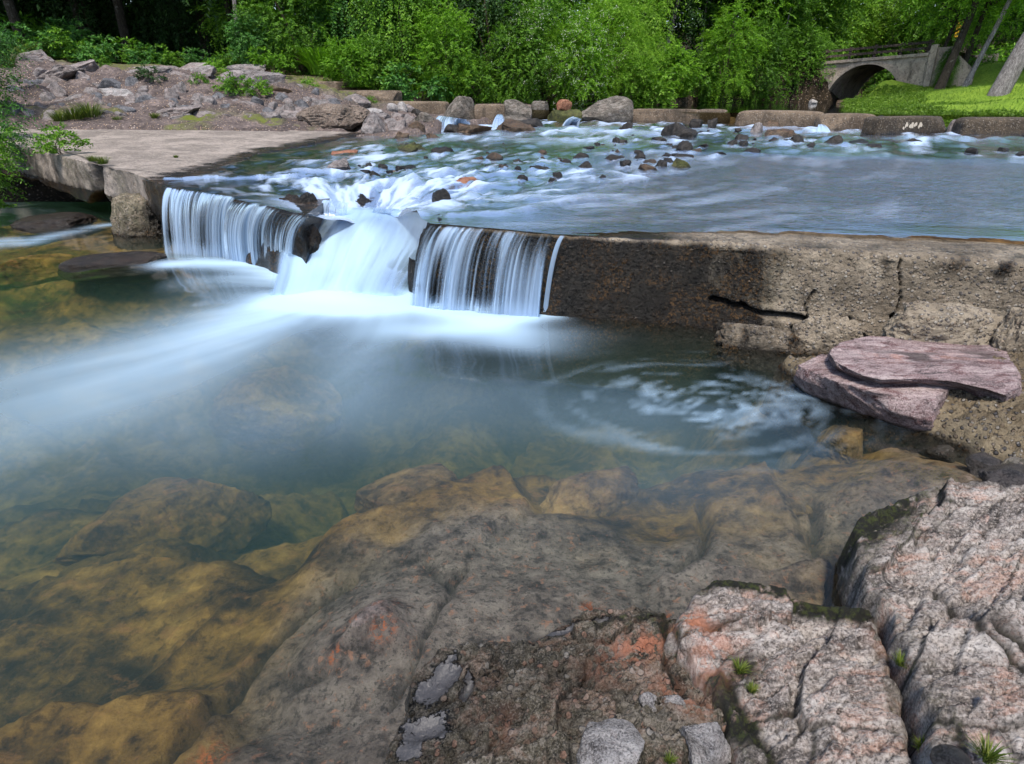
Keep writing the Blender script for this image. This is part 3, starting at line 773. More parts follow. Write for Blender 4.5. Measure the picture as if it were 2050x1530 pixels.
UPPER_POLY = [(-3.2, 23.2), (-1.4, 24), (1.2, 25), (4.6, 25.3), (7, 28), (8.6, 30.6), (9.8, 30.8), (11.7, 31.8), (13.5, 32.6), (15.0, 32.0), (24, 44), (27, 42), (17.2, 30.5), (15.6, 29), (14.5, 27), (12, 20), (13, 16), (17, 12), (19, 8), (12, 3.5),
              (3, 2.5), (0, 4), (-4, 5.5), (-5.5, 9), (-4.2, 14), (-3, 18)]
LAWN_POLY = [(14.5, 27.5), (11.2, 19.5), (12, 16), (14, 14), (19, 10), (32, 9), (37, 34), (17.2, 30.5)]
def road(x, y):
    O = PY(1722, 206, 31.0); az = radians(44); c = np.array([O[0] + sin(az) * 2.3, O[1] + cos(az) * 2.3]); t = np.array([cos(az), -sin(az)])
    d, _ = seg_dist(x, y, [c - t * 40, c + t * 40])
    return sstep(4.5, 2.2, d)

def ground_z(x, y):
    """forest floor, banks and the channel cut through them"""
    z = np.full(np.shape(x), 1.35)
    left = sstep(-3.5, -7.0, x - .10 * (y - 20)) * sstep(22, 26, y)
    z = z + .9 * left
    z = z + 5.0 * sstep(34, 62, y) + 3.0 * sstep(24, 60, np.abs(x - 4))
    sd = np.maximum(poly_sd(x, y, UPPER_POLY), poly_sd(x, y, LAWN_POLY))
    z = z + 1.5 * road(x, y) * sstep(1.2, -.6, sd)
    z = z - 1.3 * sstep(-.5, .7, sd) - 1.2 * sstep(0, 4, sd)
    p = np.maximum(np.abs(x + 2) - 9, np.abs(y - 2) - 6.5)
    z = z - 3.4 * sstep(3.0, .5, p) * (z > -1)
    bk = (x > -21) & (x < 1.5) & (y > 12) & (y < 26.5)
    z = np.where(bk, np.minimum(z, bank_z(x, y) - .5), z)
    sl = (x > -15.5) & (x < -1.5) & (y > 3) & (y < 13.6)
    z = np.where(sl, np.minimum(z, -.6), z)
    return np.maximum(z, -2.1)

def make_ground():
    a = np.concatenate([-np.geomspace(170, 26, 26), np.arange(-25, 31, .55), np.geomspace(31.5, 170, 26)])
    b = np.concatenate([-np.geomspace(60, 8, 14), np.arange(-7, 52, .55), np.geomspace(53, 190, 24)])
    X, Y = np.meshgrid(a, b, indexing='ij'); x, y = X.ravel(), Y.ravel()
    z = ground_z(x, y) + .12 * fbm(p3(x * .5, y * .5), 4, seed=5)
    me = mesh('ground', np.stack([x, y, z], 1), grid_faces(len(a), len(b)), True, None, MAT['forest'])
    tag(link('ground', me), 'dark earth of the wooded valley around the stream', 'ground', kind='structure')
    # far and upper still water
    poly = np.array([(-9, 25.7, .95), (-2.4, 21.4, .95), (5.3, 17.7, .95), (8.9, 16.3, .95), (13, 15), (30, 46), (34, 70), (22, 70), (-9, 40)], dtype=object)
    pv = np.array([(q[0], q[1], .95) for q in poly], float)
    me = mesh('upper_pool_water', pv, np.arange(len(pv))[None], False, {'foam': np.zeros(len(pv))}, MAT['far'])
    tag(link('upper_pool_water', me), 'still dark water held back behind the far blocks', 'water', kind='structure')

def make_bank():
    a = np.arange(-20, 1.2, .075); b = np.arange(13.0, 26, .075)
    X, Y = np.meshgrid(a, b, indexing='ij'); x, y = X.ravel(), Y.ravel()
    z = bank_z(x, y)
    n = fbm(p3(x * .8, y * .8), 5, seed=61); r = fbm(p3(x * 2.6, y * 2.6), 4, seed=62, ridged=True)
    f1, f2, cid, cx, cy = worley(p3(x * 2.4, y * 2.4), 63)
    slope = sstep(13.5, 14.3, y) * sstep(20.5, 19.0, y)
    z = z + .10 * n + slope * (.05 * r + .10 * (cid - .5) * sstep(.0, .22, f2 - f1) + .05 * cx * (cid > .5))
    z = z + .09 * fbm(p3(x * 5, y * 5), 4, seed=64) * (.3 + .7 * slope)
    front = P(300, 250, .72)[1]
    z = z - .35 * sstep(13.45, 13.0, y)
    moss = sstep(.05, .3, fbm(p3(x * .9, y * .9), 4, seed=65)) * sstep(15.2, 14.0, y) + .8 * sstep(18.2, 19.5, y)
    moss = moss * sstep(-3.5, -5, x)
    # shelves down towards the stream on the right
    edge = -1.5 + .33 * (y - 18)
    z = np.where(x > edge + .8, z - 1.6 * sstep(edge + .8, edge + 1.9, x), z)
    F = grid_faces(len(a), len(b))
    me = mesh('rocky_bank', np.stack([x, y, z], 1), F, True, {'moss': np.clip(moss, 0, 1)}, MAT['soil'])
    tag(link('rocky_bank', me), 'sloping bank of reddish soil and leaf litter full of stones', 'bank', kind='structure')

def on_bank(px, py):
    lo, hi = 12.0, 25.0
    for _ in range(40):
        m = .5 * (lo + hi); q = PY(px, py, m)
        if q[2] > bank_z(q[0], q[1]): lo = m
        else: hi = m
    return PY(px, py, .5 * (lo + hi))

BED_PTS = [(0, 1530, -.36), (250, 1530, -.32), (450, 1530, -.24), (560, 1500, -.07), (700, 1500, -.035), (780, 1480, -.02), (850, 1530, -.05),
           (-300, 1500, -.42), (-400, 1200, -.5), (0, 1300, -.42), (250, 1300, -.40), (450, 1300, -.30), (560, 1290, -.16), (640, 1270, -.03), (760, 1225, .004), (720, 1320, -.03), (640, 1400, -.04),
           (830, 1280, -.035), (900, 1230, -.03), (1000, 1260, -.02), (1100, 1215, -.03), (1200, 1200, -.06), (1320, 1190, -.12), (1400, 1130, -.14),
           (0, 1130, -.52), (300, 1110, -.46), (550, 1110, -.40), (700, 1120, -.18), (800, 1060, -.22), (900, 1110, -.11), (1050, 1080, -.14), (1180, 1100, -.16), (1200, 1000, -.26), (1050, 980, -.3), (1330, 1040, -.30),
           (1500, 1030, -.20), (1600, 1120, -.15), (1650, 960, -.16), (1750, 960, -.06), (1850, 930, -.02), (1800, 880, -.10), (1950, 950, .01), (1700, 900, -.2), (1680, 1150, -.22),
           (0, 950, -.75), (400, 920, -1.1), (650, 880, -1.35), (850, 880, -1.35), (1000, 850, -1.5), (1300, 860, -1.5), (1500, 880, -.95), (1560, 830, -.6), (1620, 860, -.25),
           (0, 780, -1.1), (400, 780, -1.4), (700, 700, -1.5), (1100, 720, -1.3), (1350, 740, -1.15), (1500, 740, -.75), (1600, 740, -.2),
           (0, 620, -.42), (200, 620, -.45), (400, 610, -.5), (80, 560, -.22), (200, 550, -.18), (300, 520, -.12), (150, 500, -.15), (40, 520, -.2), (550, 560, -.4), (250, 480, -.12), (700, 590, -.6), (950, 640, -.6),
           (1800, 1300, -.3), (1500, 1400, -.25), (1200, 1450, -.2), (1000, 1400, -.12), (2050, 1000, -.1), (2100, 1300, -.3)]
def make_bed():
    pts = [(*P(a, b, max(z, -.34))[:2], max(z, -1.3)) for a, b, z in BED_PTS]
    xs = np.concatenate([np.arange(-9.5, -2.6, .05), np.arange(-2.6, 3.6, .0165)]); ys = np.concatenate([np.arange(-.6, 3.2, .0165), np.arange(3.2, 9.0, .045)])
    X, Y = np.meshgrid(xs, ys, indexing='ij'); x, y = X.ravel(), Y.ravel()
    z = shepard(x, y, pts, 3.6, .12)
    z = z - .035 * sstep(2.4, 1.8, y) * sstep(-1.2, -.6, x) * sstep(.9, .5, x)
    deep = np.clip(-z / .35, .0, 1.6)
    wx = x + .16 * fbm(p3(x * 2, y * 2), 4, seed=81); wy = y + .16 * fbm(p3(x * 2 + 5, y * 2), 4, seed=82)
    ca, sa = cos(.75), sin(.75)
    u, w = wx * ca + wy * sa, -wx * sa + wy * ca
    f1, f2, cid, cx, cy = worley(p3(u * .95, w * 1.5), 83)
    edge = f2 - f1
    z = z + deep * (.20 * (cid - .5) + .10 * cx + .06 * cy) * sstep(0, .15, edge)
    g1, g2, gid, gx, gy = worley(p3(wx * 6.5, wy * 6.5), 84)
    z = z + np.clip(deep, .04, 1) * (.026 * (gid - .45) * sstep(0, .3, g2 - g1) + .012 * gx)
    z = z + (.008 + .014 * np.clip(deep, 0, 1)) * fbm(p3(u * 4, w * 9), 5, seed=85, ridged=True) + .006 * fbm(p3(x * 30, y * 30), 4, seed=86)
    cav = .75 * sstep(.10, .0, edge) * np.clip(deep, .0, 1) + .5 * sstep(.08, 0, g2 - g1) * np.clip(deep, 0, 1) * .2
    # long joints in the shelf
    for line, wd, dp in (([(790, 1420), (830, 1330), (868, 1220), (925, 1100)], .011, .05), ([(925, 1100), (895, 1150), (868, 1105), (850, 1080)], .014, .03),
                         ([(300, 1480), (370, 1390), (450, 1290), (560, 1180), (700, 1090)], .028, .10), ([(640, 1330), (600, 1330), (560, 1300)], .012, .03),
                         ([(1420, 950), (1420, 1050), (1350, 1120)], .02, .08), ([(1640, 950), (1660, 1040), (1690, 1110)], .022, .08), ([(1170, 1180), (1290, 1240)], .01, .02)):
        d, _ = seg_dist(x + .02 * vn(p3(x * 9, y * 9), 87), y + .02 * vn(p3(x * 9, y * 9), 88), [P(a, b, -.05) for a, b in line])
        k = np.exp(-(d / wd) ** 2); z = z - dp * k; cav = np.maximum(cav, .85 * k)
    # patch that stands just clear of the water
    for px, py, rx, ry, hh in ((745, 1218, .085, .055, .066), (700, 1262, .06, .04, .055), (790, 1250, .05, .05, .045)):
        z = z + hh * blob(x, y, px, py, rx, ry, .5, 0, 3)
    silt = sstep(-.26, -.13, shepard(x, y, pts, 3.6, .12) + .03 * fbm(p3(x * 3, y * 3), 3, seed=90)) * sstep(-1.15, -.55, x) * sstep(2.6, 1.9, y)
    silt = np.maximum(silt, .45 * sstep(-.2, -.1, z) * (x > .3))
    rust = np.zeros_like(x)
    for px, py, r in ((738, 1212, .03), (790, 1190, .02), (770, 1255, .035), (700, 1240, .02), (665, 1290, .02), (1180, 1175, .035), (1345, 1192, .014), (400, 1460, .05)):
        rust += blob(x, y, px, py, r, r * .8, .4, -.02) * 1.3
    me = mesh('riverbed', np.stack([x, y, z], 1), grid_faces(len(xs), len(ys)), True, {'cav': np.clip(cav, 0, 1), 'silt': np.clip(silt, 0, 1), 'rust': np.clip(rust, 0, 1)}, MAT['bed'])
    tag(link('riverbed', me), 'fissured bedrock under the clear pool, golden where deep and grey on the shelf', 'riverbed', kind='structure')
    # bed of the stream above the weir
    xs = np.arange(-9, 20, .06); ys = np.arange(3.0, 24, .06)
    X, Y = np.meshgrid(xs, ys, indexing='ij'); x, y = X.ravel(), Y.ravel()
    z = up_level(x, y)
    g1, g2, gid, gx, gy = worley(p3(x * 2.6, y * 2.6), 95)
    dcr, _ = seg_dist(x, y, CREST)
    rough = sstep(.4, 1.8, dcr) * (1 - sstep(1, 2, x - N0[0] - 1.4 - .25 * (y - N0[1])) * sstep(6.5, 5.5, dcr) * .85)
    z = z - .055 - .14 * np.exp(-((x - N0[0]) / .8) ** 2 - ((y - N0[1]) / .9) ** 2) - .05 * rough + rough * (.10 * (gid - .4) * sstep(0, .25, g2 - g1)) + .02 * fbm(p3(x * 4, y * 4), 4, seed=96)
    F = grid_faces(len(xs), len(ys))
    fx, fy = x[F].mean(1), y[F].mean(1)
    bx = np.array([q[0] for q in CREST]); by = np.array([q[1] for q in CREST])
    cr = np.interp(fx, bx, by)
    nd = np.hypot((fx - N0[0]), (fy - N0[1]))
    keep = (fy > cr + .30) & ~((fx > -2.0) & (fx < -.5) & (fy < N0[1] + .08)) & (fx > np.interp(fy, [5, 7, 12, 20, 30], [-3.2, -4.2, -4.4, -3.6, -6]))
    F = F[keep]; used = np.unique(F); re = np.full(len(x), -1); re[used] = np.arange(len(used))
    me = mesh('stream_bed', np.stack([x, y, z], 1)[used], re[F], True, {'cav': (.5 * sstep(.12, 0, g2 - g1) * rough)[used], 'silt': np.full(len(used), .25), 'rust': np.zeros(len(used))}, MAT['bed'])
    tag(link('stream_bed', me), 'brown stony bed of the stream above the weir', 'riverbed', kind='structure')

# ---------------------------------------------------------------- concrete weir and slab
def resample(pts, ds):
    pts = np.asarray(pts, float); L = np.concatenate([[0], np.cumsum(np.hypot(*(pts[1:] - pts[:-1])[:, :2].T))])
    s = np.arange(0, L[-1] + ds * .5, ds); s = np.clip(s, 0, L[-1])
    return s, np.stack([np.interp(s, L, pts[:, k]) for k in range(pts.shape[1])], 1)

def make_weir():
    # right-hand wall
    s, c = resample(W_RIGHT, .012)
    t = np.gradient(c[:, :2], axis=0); t /= np.linalg.norm(t, axis=1)[:, None]; nin = np.stack([-t[:, 1], t[:, 0]], 1)   # up-stream
    prof = [(-.01, z) for z in np.linspace(-.55, -.12, 8)] + [(0, z) for z in np.linspace(-.105, ZW - .03, 62)] + [(.008, ZW - .014), (.022, ZW - .003)] + [(o, ZW + .002) for o in np.linspace(.04, .62, 36)] + [(.66, ZW - .05), (.68, -.5)]
    o = np.array([q[0] for q in prof]); zz = np.array([q[1] for q in prof])
    base = np.zeros((len(s), len(prof), 3))
    base[:, :, :2] = c[:, None, :2] + nin[:, None] * o[None, :, None]; base[:, :, 2] = zz[None]
    b = base.reshape(-1, 3); S = np.repeat(s, len(prof)); Z = np.tile(zz, len(s)); O = np.tile(o, len(s))
    px, py = to_px(b)
    face = sstep(.05, .0, O) * sstep(ZW + .01, ZW - .05, Z)
    topm = sstep(.02, .06, O)
    disp = .02 * fbm(np.stack([S * 2.2, Z * 2.2, O], 1), 4, seed=101) + .010 * fbm(np.stack([S * 9, Z * 9, O], 1), 5, seed=102) + .006 * fbm(np.stack([S * 38, Z * 38, O * 30], 1), 3, seed=103, ridged=True)
    disp = disp + .03 * sstep(.25, .0, Z) * sstep(1350, 1500, px)
    cav = np.zeros(len(b))
    def sz(pts):
        out = []
        for a, q in pts:
            k = np.argmin((px - a) ** 2 + (py - q) ** 2 + (face < .5) * 1e6); out.append((S[k], Z[k]))
        return out
    wob = .012 * vn(np.stack([S * 16, Z * 16, O * 0], 1), 104)
    for line, wd, dp in (([(1425, 600), (1470, 610), (1530, 626), (1580, 636), (1620, 641)], .015, .14), ([(1620, 641), (1665, 650), (1720, 672), (1760, 690)], .011, .1),
                         ([(1622, 641), (1612, 612), (1628, 585)], .006, .04), ([(1806, 505), (1800, 560), (1804, 615), (1788, 634)], .0045, .04), ([(1788, 634), (1792, 655), (1840, 680)], .012, .1),
                         ([(1700, 640), (1640, 652), (1590, 650)], .012, .06), ([(1588, 655), (1590, 690)], .01, .05)):
        d, _ = seg_dist(S + wob, Z + wob, np.array(sz(line)))
        k = np.exp(-(d / wd) ** 2) * face; disp = disp - dp * k; cav = np.maximum(cav, k)
    v = b.copy()
    nout = np.repeat(-nin, len(prof), 0)
    v[:, :2] += nout * (disp * face)[:, None]
    v[:, 2] += topm * (.006 * fbm(p3(b[:, 0] * 6, b[:, 1] * 6), 5, seed=105) - .02 * sstep(.25, .6, O) - .012 * sstep(1350, 1130, px))
    v[:, 2] -= .012 * sstep(.05, .02, O) * (Z > ZW - .05) * (.5 + .5 * vn(np.stack([S * 14, S * 0, S * 0], 1), 106))
    damp = .95 * sstep(1680, 1290, px) + .5 * sstep(1620, 1440, px) * sstep(560, 640, py)
    st = np.exp(-((px - 1470) / 115) ** 4) * sstep(655, 590, py)
    st2 = .75 * np.exp(-((px - 1772) / 16) ** 2) * sstep(600, 520, py) + .6 * np.exp(-((px - 1900) / 80) ** 2) * sstep(575, 525, py) + .8 * np.exp(-((px - 2000 + (py - 560) * .4) / 26) ** 2) * sstep(590, 540, py) + .6 * np.exp(-((px - 1650) / 50) ** 2) * sstep(560, 500, py) * .6
    damp = np.maximum(damp, .66 * st); damp = np.maximum(damp, .85 * st2)
    damp = np.where(topm > .5, .75 * sstep(1420, 1200, px) + .34, damp * face + (1 - face) * .3)
    moss = .7 * st * sstep(.1, .5, st) * .5 * face
    m = len(prof); caps = np.array([np.arange(m), (len(s) - 1) * m + np.arange(m)[::-1]])
    me = mesh('weir_wall', v, [grid_faces(len(s), m)[:, ::-1], caps], True, {'damp': np.clip(damp, 0, 1), 'moss': np.clip(moss, 0, 1), 'cav': np.clip(cav * 1.1, 0, 1)}, MAT['weir'])
    tag(link('weir_wall', me), 'cracked pebbly concrete weir wall, black and wet at one end, dry tan at the other', 'weir')
    # left-hand slab: under side, face and a broad top that slips under the water
    s, c = resample(W_LEFT, .02)
    back = [P(x, y, z) for x, y, z in ((-420, 232, .9), (-150, 238, .88), (60, 243, .84), (240, 248, .80), (420, 253, .77), (600, 262, .72), (735, 268, .66), (860, 262, .62))]
    _, bc = resample(back, .01); bi = np.linspace(0, len(bc) - 1, len(s)); bc = np.stack([np.interp(bi, np.arange(len(bc)), bc[:, k]) for k in range(3)], 1)
    t = np.gradient(c[:, :2], axis=0); t /= np.linalg.norm(t, axis=1)[:, None]; nin = np.stack([-t[:, 1], t[:, 0]], 1)
    cpx, _ = to_px(np.stack([c[:, 0], c[:, 1], np.full(len(c), .6)], 1))
    zb = np.interp(cpx, [-400, 60, 150, 190, 215, 300, 335, 345, 620], [.22, .20, .13, .33, .16, .12, .05, -.5, -.5]) + .04 * vn(np.stack([s * 3, s * 0, s * 0], 1), 110)
    cols = []; O = []; FZ = []
    for k in range(5): cols.append(np.concatenate([c[:, :2] + nin * (1.5 - 1.5 * k / 5 + .03)], 1)); O.append(-1); FZ.append(('u', k / 5))
    for k in range(30): cols.append(c[:, :2] + nin * (.03 if k == 0 else 0)); O.append(0); FZ.append(('f', k / 29))
    nt = 110
    for k in range(nt):
        w = ((k + 1) / nt) ** 1.5; cols.append(c[:, :2] * (1 - w) + bc[:, :2] * w); O.append(1); FZ.append(('t', w))
    m = len(cols); v = np.zeros((len(s), m, 3)); cav = np.zeros((len(s), m)); damp = np.zeros((len(s), m)); moss = np.zeros((len(s), m))
    bankx = [P(a, b_, .62) for a, b_ in ((338, 368), (420, 338), (520, 309), (640, 288), (735, 271), (800, 266))]
    by = [q[1] for q in bankx]; bx = [q[0] for q in bankx]
    def top_z(x, y):
        d = np.interp(y, by, bx) - x           # metres of dry slab to the left of the water's edge
        d = d + .10 * fbm(p3(x * 1.5, y * 1.5), 3, seed=111)
        return np.where(d > 0, .612 + .10 * (1 - np.exp(-d / 2.2)) + .012 * np.clip(y - 8, 0, 9), .612 - .075 * (1 - np.exp(d / .9))), d
    for j in range(m):
        x, y = cols[j][:, 0], cols[j][:, 1]
        tz, d = top_z(x, y)
        if FZ[j][0] == 't':
            z = tz + .008 * fbm(p3(x * 3, y * 3), 4, seed=112) + .004 * fbm(p3(x * 14, y * 14), 3, seed=113)
            damp[:, j] = .62 * sstep(.55, .05, d + .12 * fbm(p3(x * 5, y * 5), 4, seed=120)) + .17 + .16 * fbm(p3(x * .9, y * .9), 4, seed=121)
            sd_, _ = seg_dist(x + .03 * vn(p3(x * 4, y * 4), 118), y + .03 * vn(p3(x * 4, y * 4), 119), [P(70, 288, .7), P(150, 309, .7), P(212, 328, .69), P(300, 338, .67)])
            cav[:, j] = .85 * np.exp(-(sd_ / .022) ** 2) + .5 * np.exp(-((x * .35 + y - 9.9 + .1 * vn(p3(x * 3, y * 3), 114)) / .015) ** 2) * (x < -5)
            v[:, j] = np.stack([x, y, z], 1)
        else:
            tz, d = top_z(c[:, 0], c[:, 1])
            fz = zb + (tz - .012 - zb) * FZ[j][1] if FZ[j][0] == 'f' else zb + .05
            nz = .05 * fbm(np.stack([s * 1.8, fz * 2.2, s * 0], 1), 4, seed=115) + .022 * fbm(np.stack([s * 7, fz * 7, s * 0], 1), 4, seed=116)
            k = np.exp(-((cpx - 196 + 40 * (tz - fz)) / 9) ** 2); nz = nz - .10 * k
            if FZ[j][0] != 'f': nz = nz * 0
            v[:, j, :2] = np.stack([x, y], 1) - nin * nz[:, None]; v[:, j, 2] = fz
            cav[:, j] = .9 * k * (FZ[j][0] == 'f') + (.9 if FZ[j][0] == 'u' else 0)  # crack groove darkened; underside painted near black as the shade below the slab
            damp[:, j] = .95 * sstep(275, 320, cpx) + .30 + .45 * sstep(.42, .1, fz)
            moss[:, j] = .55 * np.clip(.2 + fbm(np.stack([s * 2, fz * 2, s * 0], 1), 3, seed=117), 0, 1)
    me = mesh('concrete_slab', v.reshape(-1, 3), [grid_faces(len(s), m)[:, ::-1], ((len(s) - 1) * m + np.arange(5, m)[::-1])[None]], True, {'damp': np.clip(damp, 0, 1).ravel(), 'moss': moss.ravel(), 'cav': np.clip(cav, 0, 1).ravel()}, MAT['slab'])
    tag(link('concrete_slab', me), 'broad pale concrete slab with a broken undercut edge above the pool', 'slab')

def rock(name, label, cat, c, half, mat, seed, n=26, rz=0.0, group=None, tilt=(0, 0), **kw):
    v, F = stone_shape(seed, n, **kw)
    v = v * np.asarray(half)
    ax, ay = tilt
    v = v @ np.array([[1, 0, 0], [0, cos(ax), -sin(ax)], [0, sin(ax), cos(ax)]]).T @ np.array([[cos(ay), 0, sin(ay)], [0, 1, 0], [-sin(ay), 0, cos(ay)]]).T
    o = link(name, mesh(name, v, F, True, None, MAT[mat]), loc=c, rz=rz)
    return tag(o, label, cat, group)

def at_px(px, py, w, h, z=None, y=None, sink=.35, depth=1.0):
    """centre and half sizes of a stone that covers w x h pixels and stands on the level z (or at distance y) at its foot"""
    q = P(px, py, z) if z is not None else PY(px, py, y)
    dep = q[1] * CP - (q[2] - H) * SP
    hw = .5 * w * dep / FPX; hh = h * dep / FPX / (CP + .0)
    hz = hh * (.5 + sink)
    c = np.array([q[0] * (1 + hw * depth / q[1]), q[1] + hw * depth, q[2] + hh - hz])
    return c, (hw * 1.08, hw * depth, hz * 1.05)

# ---------------------------------------------------------------- rocks in the front
def poly_rock(name, label, cat, poly, topfn, mat, res=.008, edge=.05, zbot=-.3, jag=.025, seed=1, strata=(.9, .012, 4), cracks=(), marks=None, ragged=.5, flat=None):
    pw = np.array([P(a, b, z) for a, b, z in poly])
    x0, y0 = pw[:, :2].min(0) - .1; x1, y1 = pw[:, :2].max(0) + .1
    xs = np.arange(x0, x1, res); ys = np.arange(y0, y1, res)
    X, Y = np.meshgrid(xs, ys, indexing='ij'); x, y = X.ravel(), Y.ravel()
    d = poly_sd(x, y, pw) + jag * fbm(p3(x * 6, y * 6), 5, seed=seed) - .004
    top = topfn(x, y)
    rot, amp, fr = strata
    u, w = x * cos(rot) + y * sin(rot), -x * sin(rot) + y * cos(rot)
    wu = u + .05 * fbm(p3(x * 4, y * 4), 3, seed=seed + 1); ww = w + .05 * fbm(p3(x * 4 + 3, y * 4), 3, seed=seed + 2)
    r1 = fbm(p3(wu * fr * .55, ww * fr * 1.6), 6, gain=.58, seed=seed + 3, ridged=True)
    g1, g2, gid, gx, gy = worley(p3(wu * fr * 1.1, ww * fr * 2.4), seed + 4)
    k1, k2, kid, kx, ky = worley(p3(wu * fr * 4.2, ww * fr * 7), seed + 6)
    nz = amp * (1.0 * r1 + 2.2 * (gid - .5) * sstep(0, .07, g2 - g1) + 1.5 * gx + .7 * gy + .95 * (kid - .5) * sstep(0, .08, k2 - k1) + .8 * kx + .6 * ky + .7 * fbm(p3(x * 45, y * 45), 4, seed=seed + 5))
    b1, b2, bid, bx_, by_ = worley(p3(wu * fr * .42, ww * fr * .8), seed + 12)
    nz = nz + amp * (2.6 * (bid - .5) * sstep(0, .035, b2 - b1) + 4.2 * bx_ * np.sin(bid * 40) + 3.2 * by_ * np.cos(bid * 57)) 
    tq = 5.5 * fbm(p3(wu * fr * 1.0, ww * fr * 2.6), 6, gain=.6, seed=seed + 8); tf = tq - np.floor(tq)
    nz = nz + amp * .85 * (np.floor(tq) + sstep(.30, .70, tf)) * .5
    tq2 = 5 * fbm(p3(wu * fr * 3.5, ww * fr * 7.5), 5, gain=.6, seed=seed + 9); tf2 = tq2 - np.floor(tq2)
    nz = nz + amp * .28 * (np.floor(tq2) + sstep(.35, .65, tf2))
    cav = .8 * sstep(.03, 0, worley(p3(wu * fr * .42, ww * fr * .8), seed + 12)[1] - worley(p3(wu * fr * .42, ww * fr * .8), seed + 12)[0]) + .55 * sstep(.07, 0, g2 - g1) * ragged + .35 * sstep(.09, 0, k2 - k1) * ragged
    if flat is not None: nz = nz * (1 - .92 * flat(x, y))
    # rounded shoulder, then a steep side
    e = np.clip(d / edge, 0, 1)
    sh = edge * (1 - np.sqrt(np.clip(1 - (1 - e) ** 2, 0, 1)))
    z = top + nz * (.4 + .6 * e) - sh
    side = np.clip(-d / .045, 0, 1)
    z = z * (1 - side) + (zbot) * side
    for line, wd, dp in cracks:
        q, _ = seg_dist(x + .012 * vn(p3(x * 14, y * 14), 55), y + .012 * vn(p3(x * 14, y * 14), 56), [P(a, b, zz) for a, b, zz in line])
        k = np.exp(-(q / wd) ** 2) * (d > 0); z = z - dp * k; cav = np.maximum(cav, k)
    F = grid_faces(len(xs), len(ys)); keep = (d[F].max(1) > -.05)
    F = F[keep]; used = np.unique(F); re = np.full(len(x), -1); re[used] = np.arange(len(used))
    A = {'cav': np.clip(cav, 0, 1), 'moss': np.zeros_like(x), 'rust': np.zeros_like(x), 'damp': np.zeros_like(x), 'silt': np.zeros_like(x)}
    if marks: A.update({k: np.clip(q, 0, 1) for k, q in marks(x, y, d, z, cav).items()})
    me = mesh(name, np.stack([x, y, z], 1)[used], re[F], True, {k: q[used] for k, q in A.items()}, MAT[mat])
    return tag(link(name, me), label, cat)

def loft_rock(name, label, rings, seed, stain=False, n=300):
    """a broken slab: outlines at several heights joined by steep faces, closed on top"""
    R = []
    for ring in rings:
        q = np.array([P(*p) for p in ring]); q = np.concatenate([q, q[:1]])
        k = np.linspace(0, len(ring), n, endpoint=False); R.append(np.stack([np.interp(k, np.arange(len(q)), q[:, c]) for c in range(3)], 1))
    rows = []
    for a, b in zip(R[:-1], R[1:]):
        for w in np.linspace(0, 1, 12, endpoint=False): rows.append(a * (1 - w) + b * w)
    cen = R[-1].mean(0)
    for w in np.linspace(0, 1, 46) ** .9: rows.append(R[-1] * (1 - w) + cen * w)
    v = np.stack(rows, 1); m = v.shape[1]; nt = 12 * (len(rings) - 1)
    flat = v.reshape(-1, 3)
    side = (np.arange(m) < nt)[None] * np.ones(n)[:, None]; side = side.ravel()
    c = flat - np.array([cen[0], cen[1], 0]); out = c * np.array([1, 1, 0]); out = out / (np.linalg.norm(out, axis=1)[:, None] + 1e-6)
    g1, g2, gid, gx, gy = worley(np.stack([flat[:, 0] * 5 + flat[:, 2] * 3, flat[:, 1] * 9 - flat[:, 2] * 14], 1), seed)
    d = .016 * fbm(flat * 7, 4, seed=seed) + .007 * fbm(flat * 30, 4, seed=seed + 1, ridged=True) + .02 * (gid - .5) * sstep(0, .08, g2 - g1)
    inner = np.clip((np.arange(m) - nt) / 6, 0, 1)[None] * np.ones(n)[:, None]; inner = inner.ravel()
    flat = flat + out * (d * (1 - inner))[:, None]
    flat[:, 2] += (1 - side) * (.006 * fbm(flat * np.array([4, 10, 4]), 5, seed=seed + 2) + .003 * fbm(flat * 26, 4, seed=seed + 3)) - (1 - side) * (1 - inner) * .004
    x, y = flat[:, 0], flat[:, 1]
    nz = fbm(p3(x * 5 - y * 2, y * 16 + x * 5), 5, seed=76)
    top = 1.2 * blob(x, y, 1830, 712, .24, .07, -.1, .25) + .9 * blob(x, y, 1965, 712, .10, .07, 0, .25) if stain else .3 * blob(x, y, 1640, 735, .1, .05, 0, .15)
    top = np.clip(top, 0, 1) * (1 - side)
    A = {'cav': .5 * sstep(.05, 0, g2 - g1) * side, 'damp': .9 * top * sstep(-.10, .10, nz) + .30 * side * sstep(-.1, .25, fbm(flat * 6, 3, seed=seed + 5)), 'rust': top * sstep(.05, .25, -nz) * .3, 'moss': np.zeros(len(flat)), 'silt': np.zeros(len(flat))}
    me = mesh(name, flat, grid_faces(n, m, 0, True), True, {k: np.clip(q, 0, 1) for k, q in A.items()}, MAT['red'])
    return tag(link(name, me), label, 'rock')

def plane_top(pts, power=2.6, soft=.2):
    q = [tuple(P(a, b, z)) for a, b, z in pts]
    return lambda x, y: shepard(x, y, q, power, soft)

